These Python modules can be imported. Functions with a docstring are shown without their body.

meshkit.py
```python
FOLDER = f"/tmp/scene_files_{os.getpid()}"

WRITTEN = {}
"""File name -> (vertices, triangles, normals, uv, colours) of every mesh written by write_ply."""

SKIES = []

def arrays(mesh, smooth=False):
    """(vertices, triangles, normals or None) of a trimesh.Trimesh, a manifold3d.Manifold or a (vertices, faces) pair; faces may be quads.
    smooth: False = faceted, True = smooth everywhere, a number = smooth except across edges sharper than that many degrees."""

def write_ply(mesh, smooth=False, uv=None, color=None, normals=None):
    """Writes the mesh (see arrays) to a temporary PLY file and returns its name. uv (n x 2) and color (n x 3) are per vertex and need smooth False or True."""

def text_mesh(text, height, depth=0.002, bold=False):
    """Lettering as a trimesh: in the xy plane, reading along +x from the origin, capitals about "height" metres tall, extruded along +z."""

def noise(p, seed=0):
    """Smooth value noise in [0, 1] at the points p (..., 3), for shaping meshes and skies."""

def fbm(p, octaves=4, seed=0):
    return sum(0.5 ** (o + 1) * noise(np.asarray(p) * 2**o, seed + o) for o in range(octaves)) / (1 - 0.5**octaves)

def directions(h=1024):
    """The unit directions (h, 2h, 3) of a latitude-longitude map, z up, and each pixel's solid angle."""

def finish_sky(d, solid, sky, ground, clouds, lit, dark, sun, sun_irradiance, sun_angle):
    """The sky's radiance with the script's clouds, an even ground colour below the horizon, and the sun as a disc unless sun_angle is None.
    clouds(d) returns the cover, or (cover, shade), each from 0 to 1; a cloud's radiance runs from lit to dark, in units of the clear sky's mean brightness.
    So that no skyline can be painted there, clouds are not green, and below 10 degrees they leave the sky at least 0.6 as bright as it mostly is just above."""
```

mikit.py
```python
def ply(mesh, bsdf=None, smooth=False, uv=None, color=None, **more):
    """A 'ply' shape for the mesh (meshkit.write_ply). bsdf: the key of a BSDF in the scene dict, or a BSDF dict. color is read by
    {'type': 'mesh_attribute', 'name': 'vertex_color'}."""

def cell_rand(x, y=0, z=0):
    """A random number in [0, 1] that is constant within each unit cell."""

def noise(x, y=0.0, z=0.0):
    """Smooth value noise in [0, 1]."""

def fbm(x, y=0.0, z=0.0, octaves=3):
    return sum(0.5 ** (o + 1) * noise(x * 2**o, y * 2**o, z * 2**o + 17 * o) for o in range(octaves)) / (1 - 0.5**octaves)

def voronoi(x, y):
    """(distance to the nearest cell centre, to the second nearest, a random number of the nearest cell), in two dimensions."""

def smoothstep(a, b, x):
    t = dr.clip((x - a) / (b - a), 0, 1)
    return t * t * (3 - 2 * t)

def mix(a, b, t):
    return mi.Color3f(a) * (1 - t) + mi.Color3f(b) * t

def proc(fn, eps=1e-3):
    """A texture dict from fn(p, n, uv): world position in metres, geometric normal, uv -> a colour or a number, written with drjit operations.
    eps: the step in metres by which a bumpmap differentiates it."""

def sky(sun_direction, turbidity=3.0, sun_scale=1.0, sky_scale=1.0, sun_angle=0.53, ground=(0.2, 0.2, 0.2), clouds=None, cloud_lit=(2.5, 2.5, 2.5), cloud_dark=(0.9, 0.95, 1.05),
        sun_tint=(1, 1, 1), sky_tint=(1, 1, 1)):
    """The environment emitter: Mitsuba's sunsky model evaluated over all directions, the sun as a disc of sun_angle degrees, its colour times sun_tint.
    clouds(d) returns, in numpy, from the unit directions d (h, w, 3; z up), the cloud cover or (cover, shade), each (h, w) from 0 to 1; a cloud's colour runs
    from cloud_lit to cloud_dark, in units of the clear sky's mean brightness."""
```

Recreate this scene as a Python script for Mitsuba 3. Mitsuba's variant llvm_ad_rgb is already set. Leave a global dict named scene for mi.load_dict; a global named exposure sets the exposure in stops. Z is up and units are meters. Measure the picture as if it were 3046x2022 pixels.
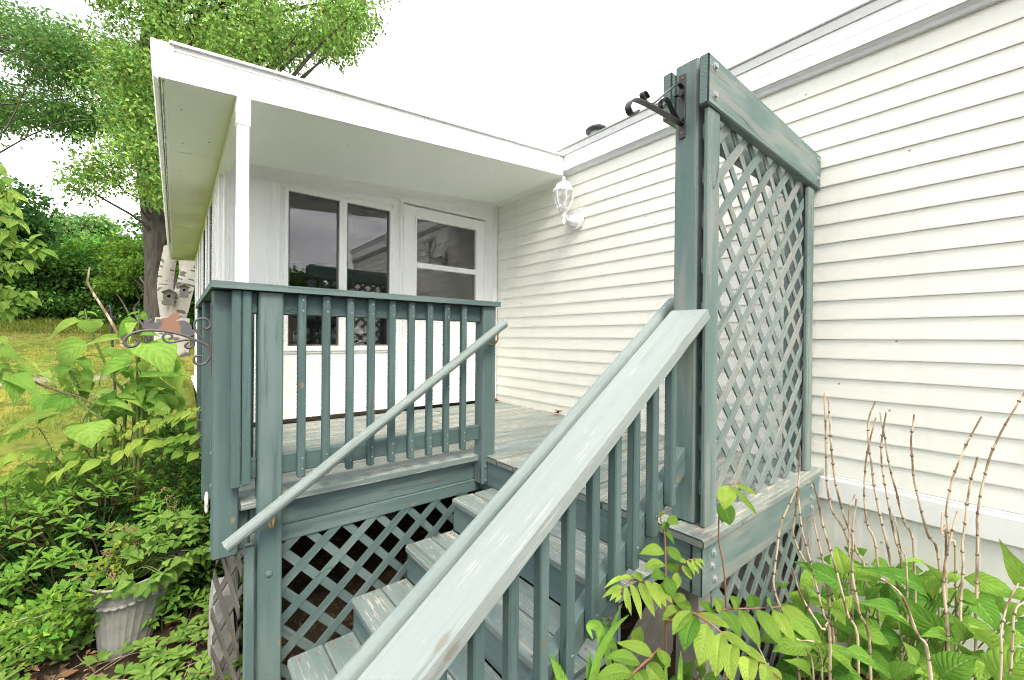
import math, random
import numpy as np
import drjit as dr
import mitsuba as mi
import trimesh
import mikit, meshkit
from mikit import noise, fbm, voronoi, cell_rand, smoothstep, mix, proc
from shapely.geometry import Polygon, box as sbox

# ---------------------------------------------------------------- camera, sky, exposure
T = mi.ScalarTransform4f
EYE = (0.0, 0.0, 1.6)
FWD = (0.6269, 0.7791, -0.0040)
UP = (-0.0045, 0.0088, 1.0)
scene = {'type': 'scene'}
labels = {}


def overcast(d):
    """a closed, softly mottled cloud layer"""
    q = d.reshape(-1, 3) * [1, 1, 2.2]
    s = .6 * meshkit.noise(q * 3.1) + .3 * meshkit.noise(q * 7.3) + .2 * meshkit.noise(q * 17)
    return np.ones(d.shape[:2]), np.clip((s.reshape(d.shape[:2]) - .42) * 1.9, 0, .8)


scene['camera'] = {'type': 'perspective', 'fov': 101.513, 'fov_axis': 'x', 'near_clip': 0.02, 'far_clip': 400.0,
                   'to_world': T().look_at(origin=EYE, target=[e + f for e, f in zip(EYE, FWD)], up=UP)}
scene['sky'] = mikit.sky((-0.15, -0.62, 0.80), turbidity=3, sun_scale=0.30, sun_angle=24, sun_tint=(.94, 1.0, 1.10), clouds=overcast, ground=(0.16, 0.17, 0.12))
exposure = 3.55

# ---------------------------------------------------------------- helpers
rng = np.random.default_rng(5)
rnd = random.Random(11)
used = {}


def uniq(key):
    n = used.get(key, -1) + 1
    used[key] = n
    return key if n == 0 else f'{key}_{n:03d}'


def thing(name, label, cat, group=None):
    key = uniq(name)
    labels[key] = {'label': label, 'category': cat}
    if group:
        labels[key]['group'] = group
    return key


def put(key, mesh, bsdf, smooth=False, color=None):
    if isinstance(mesh, tuple) and len(mesh) == 3:
        smooth = bool(smooth)
        scene[key] = mikit.ply((mesh[0], mesh[1]), bsdf, smooth=smooth, uv=mesh[2], color=color)
    else:
        scene[key] = mikit.ply(mesh, bsdf, smooth=smooth, color=color)
    return key


def part(parent, name, mesh, bsdf, smooth=False, color=None, stuff=False, label=None):
    key = put(uniq(parent + '__' + name), mesh, bsdf, smooth, color)
    if stuff or label:
        labels[key] = {}
        if stuff:
            labels[key]['kind'] = 'stuff'
        if label:
            labels[key]['label'] = label
    return key


def struct(name, mesh, bsdf, smooth=False, kind='structure', label=None, cat=None, color=None):
    key = put(uniq(name), mesh, bsdf, smooth, color)
    labels[key] = {'kind': kind}
    if label:
        labels[key]['label'] = label
    if cat:
        labels[key]['category'] = cat
    return key


def tri(F):
    F = np.asarray(F)
    return np.vstack([F[:, [0, 1, 2]], F[:, [0, 2, 3]]]) if F.shape[1] == 4 else F


def join(ms):
    """one mesh of several (V, F[, UV])"""
    V, F, U, n = [], [], [], 0
    for m in ms:
        if not isinstance(m, tuple):
            m = (np.array(m.vertices), np.array(m.faces))
        V.append(np.asarray(m[0], float)); F.append(tri(m[1]) + n); n += len(m[0])
        U.append(np.asarray(m[2], float) if len(m) > 2 else np.zeros((len(m[0]), 2)))
    return np.vstack(V), np.vstack(F), np.vstack(U)


# chamfered board ------------------------------------------------------------
def _topo():
    S, K, idx = [], [], {}
    for sx in (-1, 1):
        for sy in (-1, 1):
            for sz in (-1, 1):
                for k in range(3):
                    idx[(sx, sy, sz, k)] = len(S); S.append((sx, sy, sz)); K.append(k)
    F = []

    def quad(a):
        F.append([a[0], a[1], a[2]]); F.append([a[0], a[2], a[3]])
    for k in range(3):
        i, j = [q for q in range(3) if q != k]
        for s in (-1, 1):
            c = []
            for a, b in ((-1, -1), (1, -1), (1, 1), (-1, 1)):
                v = [0, 0, 0]; v[k] = s; v[i] = a; v[j] = b; c.append(idx[(*v, k)])
            quad(c)
    for k in range(3):
        i, j = [q for q in range(3) if q != k]
        for a in (-1, 1):
            for b in (-1, 1):
                c = []
                for s, f in ((-1, i), (1, i), (1, j), (-1, j)):
                    v = [0, 0, 0]; v[k] = s; v[i] = a; v[j] = b; c.append(idx[(*v, f)])
                quad(c)
    for sx in (-1, 1):
        for sy in (-1, 1):
            for sz in (-1, 1):
                F.append([idx[(sx, sy, sz, k)] for k in range(3)])
    S = np.array(S, float); K = np.array(K); F = np.array(F)
    P = S.copy() * 10
    for n in range(len(P)):
        for q in range(3):
            if q != K[n]:
                P[n, q] *= 0.9
    for f in F:
        a, b, c = P[f]
        if np.dot(np.cross(b - a, c - a), a + b + c) < 0:
            f[1], f[2] = f[2], f[1]
    return S, K, F


_S, _K, _F = _topo()


def board(p, q, w, h, up=None, ch=0.003, seed=None):
    """a board from p to q (centre line); w across, h along `up`; uv in metres along the grain"""
    p, q = np.asarray(p, float), np.asarray(q, float)
    a = q - p; L = np.linalg.norm(a); a = a / L
    u = np.array(up if up is not None else ((0, 0, 1) if abs(a[2]) < .9 else (0, 1, 0)), float)
    s = np.cross(a, u); s /= np.linalg.norm(s); u = np.cross(s, a)
    half = np.array([L / 2, w / 2, h / 2])
    ch = min(ch, w * .3, h * .3)
    C = _S * half
    for k in range(3):
        m = _K != k
        C[m, k] -= _S[m, k] * ch
    V = (p + q) / 2 + C[:, :1] * a + C[:, 1:2] * s + C[:, 2:] * u
    o = (rnd.random() if seed is None else seed) * 40 + 3
    uv = np.where((_K == 0)[:, None], np.stack([-20 - C[:, 1] - w / 2 - o, C[:, 2] + o], 1),
                  np.where((_K == 1)[:, None], np.stack([C[:, 0] + o + 2, C[:, 2] + o * .37 + 1], 1), np.stack([C[:, 0] + o + 2, C[:, 1] + o * .37], 1)))
    F = _F
    if np.dot(np.cross(a, s), u) < 0:
        F = _F[:, [0, 2, 1]]
    return V, F, uv


def bx(x0, x1, y0, y1, z0, z1, axis=0, ch=0.003, seed=None):
    """chamfered box between bounds, grain along `axis`"""
    c = [(x0 + x1) / 2, (y0 + y1) / 2, (z0 + z1) / 2]; lo, hi = [x0, y0, z0], [x1, y1, z1]
    p, q = list(c), list(c); p[axis] = lo[axis]; q[axis] = hi[axis]
    if axis == 0:
        return board(p, q, y1 - y0, z1 - z0, (0, 0, 1), ch, seed)
    if axis == 1:
        return board(p, q, x1 - x0, z1 - z0, (0, 0, 1), ch, seed)
    return board(p, q, x1 - x0, y1 - y0, (0, 1, 0), ch, seed)


def tube(path, r, n=7, cap=True, seed=0):
    P = np.asarray(path, float); m = len(P)
    r = np.broadcast_to(np.asarray(r, float), (m,))
    tg = np.gradient(P, axis=0); tg /= np.linalg.norm(tg, axis=1, keepdims=True) + 1e-12
    ref = np.array([0, 0, 1.0]) if abs(tg[0, 2]) < .9 else np.array([1.0, 0, 0])
    V, UV = [], []
    L = np.concatenate([[0], np.cumsum(np.linalg.norm(np.diff(P, axis=0), axis=1))])
    s = np.cross(tg[0], ref); s /= np.linalg.norm(s)
    for i in range(m):
        s = s - tg[i] * np.dot(s, tg[i]); s /= np.linalg.norm(s) + 1e-12
        b = np.cross(tg[i], s)
        for k in range(n + 1):
            t = 2 * math.pi * k / n
            V.append(P[i] + r[i] * (math.cos(t) * s + math.sin(t) * b)); UV.append((L[i] + seed, r[i] * t + seed * .37))
    F = []
    for i in range(m - 1):
        for k in range(n):
            a = i * (n + 1) + k
            F += [[a, a + 1, a + n + 2], [a, a + n + 2, a + n + 1]]
    if cap:
        for e, i in ((0, 0), (1, m - 1)):
            c = len(V); V.append(P[i]); UV.append((-30 - seed, seed))
            b0 = len(V)
            for k in range(n + 1):
                V.append(V[i * (n + 1) + k]); UV.append((-30 - seed, seed + .01 * k))
            for k in range(n):
                F.append([c, b0 + k + 1, b0 + k] if e == 0 else [c, b0 + k, b0 + k + 1])
    return np.array(V), np.array(F), np.array(UV)


def smooth_path(pts, k=4):
    """Catmull-Rom through the points"""
    P = np.asarray(pts, float)
    if len(P) < 3:
        return P
    Q = np.vstack([2 * P[0] - P[1], P, 2 * P[-1] - P[-2]]); o = []
    for i in range(1, len(Q) - 2):
        for j in range(k):
            t = j / k
            o.append(.5 * (2 * Q[i] + (Q[i + 1] - Q[i - 1]) * t + (2 * Q[i - 1] - 5 * Q[i] + 4 * Q[i + 1] - Q[i + 2]) * t * t + (3 * Q[i] - Q[i - 1] - 3 * Q[i + 1] + Q[i + 2]) * t ** 3))
    o.append(P[-1])
    return np.array(o)


def lathe(prof, c, n=20, axis=(0, 0, 1), flute=None):
    """revolve (r, h) pairs about `axis` at c"""
    ax = np.asarray(axis, float); ax /= np.linalg.norm(ax)
    ref = np.array([1.0, 0, 0]) if abs(ax[0]) < .9 else np.array([0, 1.0, 0])
    s = np.cross(ax, ref); s /= np.linalg.norm(s); b = np.cross(ax, s)
    V, F = [], []
    for j, (r, h) in enumerate(prof):
        for k in range(n):
            t = 2 * math.pi * k / n
            rr = r if flute is None else flute(r, h, t)
            V.append(np.asarray(c) + ax * h + rr * (math.cos(t) * s + math.sin(t) * b))
    for j in range(len(prof) - 1):
        for k in range(n):
            a, d = j * n + k, j * n + (k + 1) % n
            F += [[a, d, d + n], [a, d + n, a + n]]
    m = trimesh.Trimesh(np.array(V), np.array(F), process=False)
    if trimesh.Trimesh(m.vertices - m.vertices.mean(0), m.faces, process=False).volume < 0:
        m.invert()
    return m


def prism(poly, to3, t, uvrot=0.0, seed=0.0):
    """extrude a simple convex-ish 2D polygon by t; to3(x, y, depth) -> xyz"""
    if isinstance(poly, Polygon):
        poly = np.array(poly.exterior.coords)[:-1]
    poly = np.asarray(poly, float)
    if np.sum(poly[:, 0] * np.roll(poly[:, 1], -1) - poly[:, 1] * np.roll(poly[:, 0], -1)) < 0:
        poly = poly[::-1]
    v2, f2 = trimesh.creation.triangulate_polygon(Polygon(poly), engine='earcut') if len(poly) > 4 else (poly, np.array([[0, 1, 2], [0, 2, 3]][:len(poly) - 2]))
    v2 = np.asarray(v2)[:, :2]; f2 = np.asarray(f2)
    a = v2[f2]; ar = (a[:, 1, 0] - a[:, 0, 0]) * (a[:, 2, 1] - a[:, 0, 1]) - (a[:, 2, 0] - a[:, 0, 0]) * (a[:, 1, 1] - a[:, 0, 1])
    f2 = np.where((ar < 0)[:, None], f2[:, [0, 2, 1]], f2)
    cs, sn = math.cos(uvrot), math.sin(uvrot)

    def uv(p):
        return [p[0] * cs + p[1] * sn + seed + 3, -p[0] * sn + p[1] * cs + seed * .37]
    V, F, U = [], [], []
    for d, flip in ((0, True), (t, False)):
        n = len(V)
        V += [to3(x, y, d) for x, y in v2]; U += [uv(p) for p in v2]
        F += [[n + i for i in (f[::-1] if flip else f)] for f in f2]
    for i in range(len(poly)):
        p, q = poly[i], poly[(i + 1) % len(poly)]; n = len(V)
        V += [to3(*p, 0), to3(*q, 0), to3(*q, t), to3(*p, t)]
        U += [uv(p), uv(q), [uv(q)[0], uv(q)[1] + t], [uv(p)[0], uv(p)[1] + t]]
        F += [[n, n + 1, n + 2], [n, n + 2, n + 3]]
    V = np.array(V, float); F = np.array(F)
    # outward orientation for whichever handedness to3 has
    if trimesh.Trimesh(V, F, process=False).volume < 0:
        F = F[:, [0, 2, 1]]
    return V, F, np.array(U)


def hexbolt(parent, c, axis, r=.009, name='bolt', mat='galvanized'):
    a = np.asarray(axis, float)
    m = join([lathe([(0, .0), (r * 1.6, .0), (r * 1.6, .002), (0, .002)], c, 12, a), lathe([(r, .001), (r, .008), (r * .85, .009), (0, .009)], c, 6, a)])
    part(parent, name, (m[0], m[1]), mat)


# leaves -----------------------------------------------------------------------
def norm(v):
    v = np.asarray(v, float)
    return v / (np.linalg.norm(v, axis=-1, keepdims=True) + 1e-12)


SHAPES = {'heart': [.0, .80, 1.0, .92, .72, .47, .22, .0], 'ovate': [0, .62, .95, 1.0, .86, .62, .33, 0], 'lance': [0, .5, .85, 1, .95, .75, .42, 0], 'obov': [0, .25, .5, .78, .98, .95, .6, 0], 'ellip': [0, .55, .88, 1, .97, .8, .48, 0]}


def leaf(b, t, w, shape='ovate', fold=.25, curl=.12, up=(0, -.3, 1), roll=0.0, tone=None, wav=0.0, serr=0.0):
    """one leaf from b to t, w wide: three columns of vertices, folded along its midrib and drooping"""
    b, t = np.asarray(b, float), np.asarray(t, float)
    a = t - b; L = np.linalg.norm(a) + 1e-9; a = a / L
    n = np.asarray(up, float) + 0.0
    n = n - a * np.dot(n, a); n = norm(n)
    s = np.cross(a, n)
    if roll:
        s, n = s * math.cos(roll) + n * math.sin(roll), n * math.cos(roll) - s * math.sin(roll)
    prof = SHAPES[shape]; m = len(prof)
    k = 2 * int((rnd.random() if tone is None else tone) * 15.99)
    V, U, F = [], [], []
    cols = (-1, -.52, 0, .52, 1)
    ph = rnd.random() * 6
    for i, pr in enumerate(prof):
        x = i / (m - 1)
        mid = b + a * L * x + n * (curl * L * (4 * x * (1 - x)) * .6 - curl * L * x * x * .5)
        back = (.10 * L if shape == 'heart' and i == 1 else 0)
        for c in cols:
            hw = w / 2 * pr * (1 + serr * (((i * 7) % 3) - 1) * (abs(c) == 1))
            wv = wav * w * math.sin(x * 9 + ph + c * 2) * abs(c)
            V.append(mid + s * hw * c * (1 - fold * .35) + n * (fold * hw * abs(c) ** 1.3 + wv) - a * back * abs(c)); U.append((x * .999 + k, c))
    nc = len(cols)
    for i in range(m - 1):
        for j in range(nc - 1):
            q = i * nc + j
            F += [[q, q + 1, q + nc + 1], [q, q + nc + 1, q + nc]]
    return np.array(V), np.array(F), np.array(U)


def kites(C, D, S, N=None, wr=.55, col=None, jit=.15, r=None):
    """many small folded leaves: centres C, directions D, lengths S -> (V, F, colours)"""
    r = r or rng
    n = len(C)
    D = norm(D)
    if N is None:
        N = norm(r.normal(size=(n, 3)) + [0, 0, .7])
    N = norm(N - D * np.sum(N * D, 1, keepdims=True))
    Sd = np.cross(D, N)
    S = np.broadcast_to(np.asarray(S, float), (n,))[:, None]
    b = C; t = C + D * S - N * S * .12
    w = S * wr / 2
    m = C + D * S * .45
    l = m + Sd * w + N * w * .35; q = m - Sd * w + N * w * .35
    V = np.stack([b, q, t, l], 1).reshape(-1, 3)
    i = np.arange(n)[:, None] * 4
    F = np.concatenate([i + [0, 1, 2], i + [0, 2, 3]], 0)
    if col is None:
        return V, F
    col = np.repeat(np.clip(np.asarray(col), 0.004, 1), 4, 0)
    return V, F, col


def tones(n, base, var=.25, yel=.15, r=None):
    r = r or rng
    base = np.asarray(base, float)
    k = np.exp(r.normal(size=(n, 1)) * var)
    y = r.normal(size=(n, 1)) * yel
    return np.clip(base * k * np.concatenate([1 + y, 1 + .2 * np.abs(y), 1 - y * .5], 1), .003, .9)


def put_kites(key, vfc, bsdf):
    put(key, (vfc[0], vfc[1]), bsdf, False, vfc[2])


# ground height ------------------------------------------------------------------
def ground_z(x, y):
    x, y = np.asarray(x, float), np.asarray(y, float)
    up = .05 + .128 * np.maximum(0, y - 2.2) - .0 * x
    up = np.minimum(up, 2.6 + .05 * np.maximum(0, y - 22))
    s = np.clip((1.4 - x) / 1.2, 0, 1)
    s = s * s * (3 - 2 * s)
    s = np.where(y > 8.6, 1.0 * np.clip((y - 8.6) / 2, 0, 1) + s * (1 - np.clip((y - 8.6) / 2, 0, 1)), s)
    return .03 + (up - .03) * s

# ---------------------------------------------------------------- materials


def bump(nested, fn, scale, eps=1e-3):
    return {'type': 'bumpmap', 'arbitrary': proc(fn, eps), 'scale': float(scale), 'nested_bsdf': nested}


def pr(color, rough=.6, spec=.3, metal=0.0, **kw):
    c = color if isinstance(color, dict) else {'type': 'rgb', 'value': list(color)}
    return {'type': 'principled', 'base_color': c, 'roughness': rough, 'specular': spec, 'metallic': metal, **kw}


def two(b):
    return {'type': 'twosided', 'bsdf': b}


def wood_color(base, pale, bare, dark, pale_amt, bare_amt, pink=0.0):
    """painted timber: streaky faded paint, bare wood where it has worn through, cracks, knots, nail stains"""
    def fn(p, n, uv):
        u, v = uv.x, uv.y
        end = u < -10
        st = fbm(u * 2.9, v * 110, octaves=3)
        fine = noise(u * 9, v * 330)
        patch = fbm(u * 2.1 + 9, v * 11 + 4, octaves=3)
        c = mix(base, pale, dr.clip(smoothstep(.62 - pale_amt, 1.02 - pale_amt, patch) * .6 + (st - .5) * .9 * pale_amt + .35 * pale_amt * (fine - .5), 0, 1))
        if pink:
            c = mix(c, (.27, .255, .235), smoothstep(.50, .62, fbm(u * 3.6 + 31, v * 38, octaves=3) * .6 + .4 * patch) * pink)
        chip = smoothstep(.98 - bare_amt * .8, 1.10 - bare_amt * .8, fbm(u * 13 + 5, v * 240, octaves=3) * .84 + patch * .32)
        c = mix(c, bare, chip * .85)
        ring = fbm(u * 1.1 + 3, v * 26)
        c = c * (1 - .28 * smoothstep(.62, .78, dr.abs(ring - .5) * 2 + .35 * fine))
        crack = smoothstep(.012, .0, dr.abs(noise(u * 1.4 + 40, v * 34) - .5)) * smoothstep(.60, .72, noise(u * 2.3, v * 7 + 8))
        c = mix(c, dark, crack * .8)
        d1, d2, w = voronoi(u * 5.0, v * 9.0)
        knot = smoothstep(.13, .05, d1) * (w > .90)
        c = mix(c, (.16, .13, .09), knot * .55)
        stain = smoothstep(.10, .02, d1) * (w < .07)
        c = mix(c, (.30, .19, .09), stain * .55)
        e1 = .5 + .5 * dr.sin(dr.sqrt(dr.square(u + 20 + 3.03) * 1 + dr.square(v * 1.3) + .0004) * 520 + 6 * noise(u * 30, v * 30))
        ce = mix(dr.select(end, mix(base, pale, .35), c), dark, dr.select(end, .30 * e1, 0.0))
        return dr.select(end, ce, c)
    return fn


def wood_bump(p, n, uv):
    u, v = uv.x, uv.y
    crack = smoothstep(.012, .0, dr.abs(noise(u * 1.4 + 40, v * 34) - .5)) * smoothstep(.60, .72, noise(u * 2.3, v * 7 + 8))
    return fbm(u * 5, v * 160, octaves=2) * .6 + noise(u * 2.4, v * 48) * .7 - crack * 1.6


def wood(name, *a, rough=.62, b=.0016, **k):
    scene[name] = bump(pr(proc(wood_color(*a, **k)), rough, .28), wood_bump, b)


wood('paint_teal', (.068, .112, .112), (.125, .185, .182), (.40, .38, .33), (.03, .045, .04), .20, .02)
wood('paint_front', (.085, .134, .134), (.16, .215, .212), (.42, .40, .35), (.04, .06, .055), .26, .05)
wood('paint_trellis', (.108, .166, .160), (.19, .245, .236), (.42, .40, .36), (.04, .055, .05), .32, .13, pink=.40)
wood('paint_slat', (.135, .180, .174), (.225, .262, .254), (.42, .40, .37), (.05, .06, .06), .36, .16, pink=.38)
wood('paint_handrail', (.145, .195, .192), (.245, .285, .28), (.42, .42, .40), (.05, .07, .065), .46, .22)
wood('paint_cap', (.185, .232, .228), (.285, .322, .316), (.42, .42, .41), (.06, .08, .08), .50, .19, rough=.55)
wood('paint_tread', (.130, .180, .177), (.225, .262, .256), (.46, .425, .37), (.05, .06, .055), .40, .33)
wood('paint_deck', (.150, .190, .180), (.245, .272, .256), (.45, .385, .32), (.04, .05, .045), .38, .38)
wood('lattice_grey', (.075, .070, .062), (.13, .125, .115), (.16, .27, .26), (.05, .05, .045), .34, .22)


def siding_col(p, n, uv):
    g = fbm(p.y * 1.3, p.z * 40, 3.0)
    spk = smoothstep(.06, .03, voronoi(p.y * 9, p.z * 9)[0]) * (voronoi(p.y * 9, p.z * 9)[2] > .965)
    dirt = smoothstep(.5, .8, fbm(p.y * .9 + 4, p.z * 2.2, 1.0)) * .06 + smoothstep(1.5, .9, p.z) * smoothstep(.45, .75, fbm(p.y * 7, p.z * 1.6, 4.0)) * .14 + smoothstep(.62, .75, fbm(p.y * 24, p.z * .8, 7.0)) * .07
    c = mix((.785, .785, .735), (.755, .757, .70), g * .6 + .2)
    c = mix(c, (.50, .52, .40), dirt)
    return mix(c, (.15, .14, .12), spk * .8)


scene['vinyl'] = bump(pr(proc(siding_col), .48, .35), lambda p, n, uv: fbm(p.y * 6, p.z * 140, p.x * 50, octaves=2), .0006)
scene['white_alu'] = bump(pr(proc(lambda p, n, uv: mix((.81, .82, .82), (.76, .775, .76), smoothstep(.35, .85, fbm(p.x * 2.2 + p.y * 1.3, p.y * 2, p.z * 3.5)))), .38, .4), lambda p, n, uv: fbm(p.x * 3 + p.y * 3, p.z * 3, 1.0), .0012)
scene['white_wall'] = pr(proc(lambda p, n, uv: mix((.80, .81, .81), (.765, .775, .77), smoothstep(.4, .9, fbm(p.x * 3, p.y * 2, p.z * 1.5)))), .45, .35)


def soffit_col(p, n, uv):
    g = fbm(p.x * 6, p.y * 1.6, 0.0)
    bounce_tint = smoothstep(3.4, 7.5, p.y) * smoothstep(.9, .1, p.x) * (.45 + .7 * fbm(p.x * 4, p.y * 1.2, 2.0))  # green bounce light from the plants, painted into the far left soffit
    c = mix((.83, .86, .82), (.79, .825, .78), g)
    return mix(c, (.40, .47, .20), dr.clip(bounce_tint, 0, .85))


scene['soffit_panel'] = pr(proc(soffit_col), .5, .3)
scene['grey_roof_metal'] = pr(proc(lambda p, n, uv: mix((.66, .68, .69), (.54, .56, .57), fbm(p.x * 4, p.y * 9, p.z * 20))), .45, .4)
scene['roof_membrane'] = pr((.42, .42, .41), .8, .2)
scene['skirting'] = pr(proc(lambda p, n, uv: mix((.88, .89, .90), (.78, .79, .78), smoothstep(.55, .9, fbm(p.y * 5, p.z * 3, 2.0)))), .45, .35)
scene['black_rubber'] = pr(proc(lambda p, n, uv: mix((.02, .018, .016), (.06, .05, .04), fbm(p.x * 20, p.y * 20, p.z * 40))), .7, .2)
scene['black_iron'] = pr((.022, .023, .025), .42, .5)
scene['grey_iron'] = pr(proc(lambda p, n, uv: mix((.085, .08, .09), (.16, .10, .07), smoothstep(.52, .75, fbm(p.x * 60, p.y * 60, p.z * 60)))), .5, .45)
scene['rabbit_metal'] = pr(proc(lambda p, n, uv: mix((.105, .105, .12), (.27, .15, .095), smoothstep(.50, .74, fbm(p.x * 34 + 2, p.y * 10, p.z * 34) * .6 + .5 * smoothstep(.05, .012, dr.abs(p.x + .016))))), .45, .5, .2)
scene['galvanized'] = pr((.33, .37, .38), .4, .5, .35)
scene['brass'] = pr((.45, .33, .15), .4, .5, .6)
scene['rusty'] = pr((.26, .12, .06), .7, .3)
scene['concrete'] = bump(pr(proc(lambda p, n, uv: mix((.36, .355, .335), (.20, .195, .185), fbm(p.x * 22, p.y * 22, p.z * 22, octaves=4))), .85, .2), lambda p, n, uv: fbm(p.x * 70, p.y * 70, p.z * 70), .006)
scene['pot_plastic'] = bump(pr(proc(lambda p, n, uv: mix((.31, .31, .295), (.20, .205, .19), fbm(p.x * 15, p.y * 15, p.z * 30, octaves=4))), .6, .3), lambda p, n, uv: fbm(p.x * 60, p.y * 60, p.z * 60), .002)


def soil_col(p, n, uv):
    g = fbm(p.x * 12, p.y * 12, 0.0, octaves=4)
    h = fbm(p.x * 55, p.y * 55, 2.0)
    c = mix((.026, .02, .014), (.075, .056, .038), g)
    return mix(c, (.17, .11, .065), smoothstep(.6, .75, h) * .7)


scene['soil'] = bump(pr(proc(soil_col), .95, .1), lambda p, n, uv: fbm(p.x * 25, p.y * 25, 0.0, octaves=4), .05)


def lawn_col(p, n, uv):
    a = fbm(p.x * 1.1, p.y * .8, 0.0, octaves=4)
    b = fbm(p.x * 9, p.y * 7, 3.0, octaves=3)
    c = mix((.125, .155, .03), (.235, .225, .042), smoothstep(.3, .7, a * .6 + b * .4))
    c = mix(c, (.06, .085, .02), smoothstep(.5, .72, b) * .8)
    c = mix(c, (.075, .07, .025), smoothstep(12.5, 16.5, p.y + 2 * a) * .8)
    return mix(c, (.24, .225, .18), smoothstep(.72, .80, fbm(p.x * 1.1 + 9, p.y * .9 + 3, 1.0)) * .8)


scene['lawn_moss'] = bump(pr(proc(lawn_col), .95, .1), lambda p, n, uv: fbm(p.x * 14, p.y * 14, 0.0, octaves=4), .05)
scene['forest_floor'] = pr(proc(lambda p, n, uv: mix((.035, .04, .018), (.09, .075, .035), fbm(p.x * 3, p.y * 3, 0.0, octaves=4))), .95, .1)
scene['dark_bark'] = bump(pr(proc(lambda p, n, uv: mix((.055, .048, .042), (.16, .145, .13), fbm(uv.y * 30, uv.x * 5, 1.0))), .9, .15), lambda p, n, uv: fbm(uv.y * 30, uv.x * 5, 1.0), .06)


def birch_col(p, n, uv):
    c = mix((.66, .62, .58), (.50, .46, .41), fbm(uv.x * 2.5, uv.y * 2, 0.0))
    l = smoothstep(.60, .70, noise(uv.x * 26, uv.y * 5.5)) * smoothstep(.45, .6, noise(uv.x * 5 + 7, uv.y * 9))
    c = mix(c, (.10, .085, .07), l * .85)
    d1, d2, w = voronoi(uv.x * 1.7, uv.y * 2.2)
    return mix(c, (.09, .065, .05), smoothstep(.16, .08, d1) * (w > .62) * .9)


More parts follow.
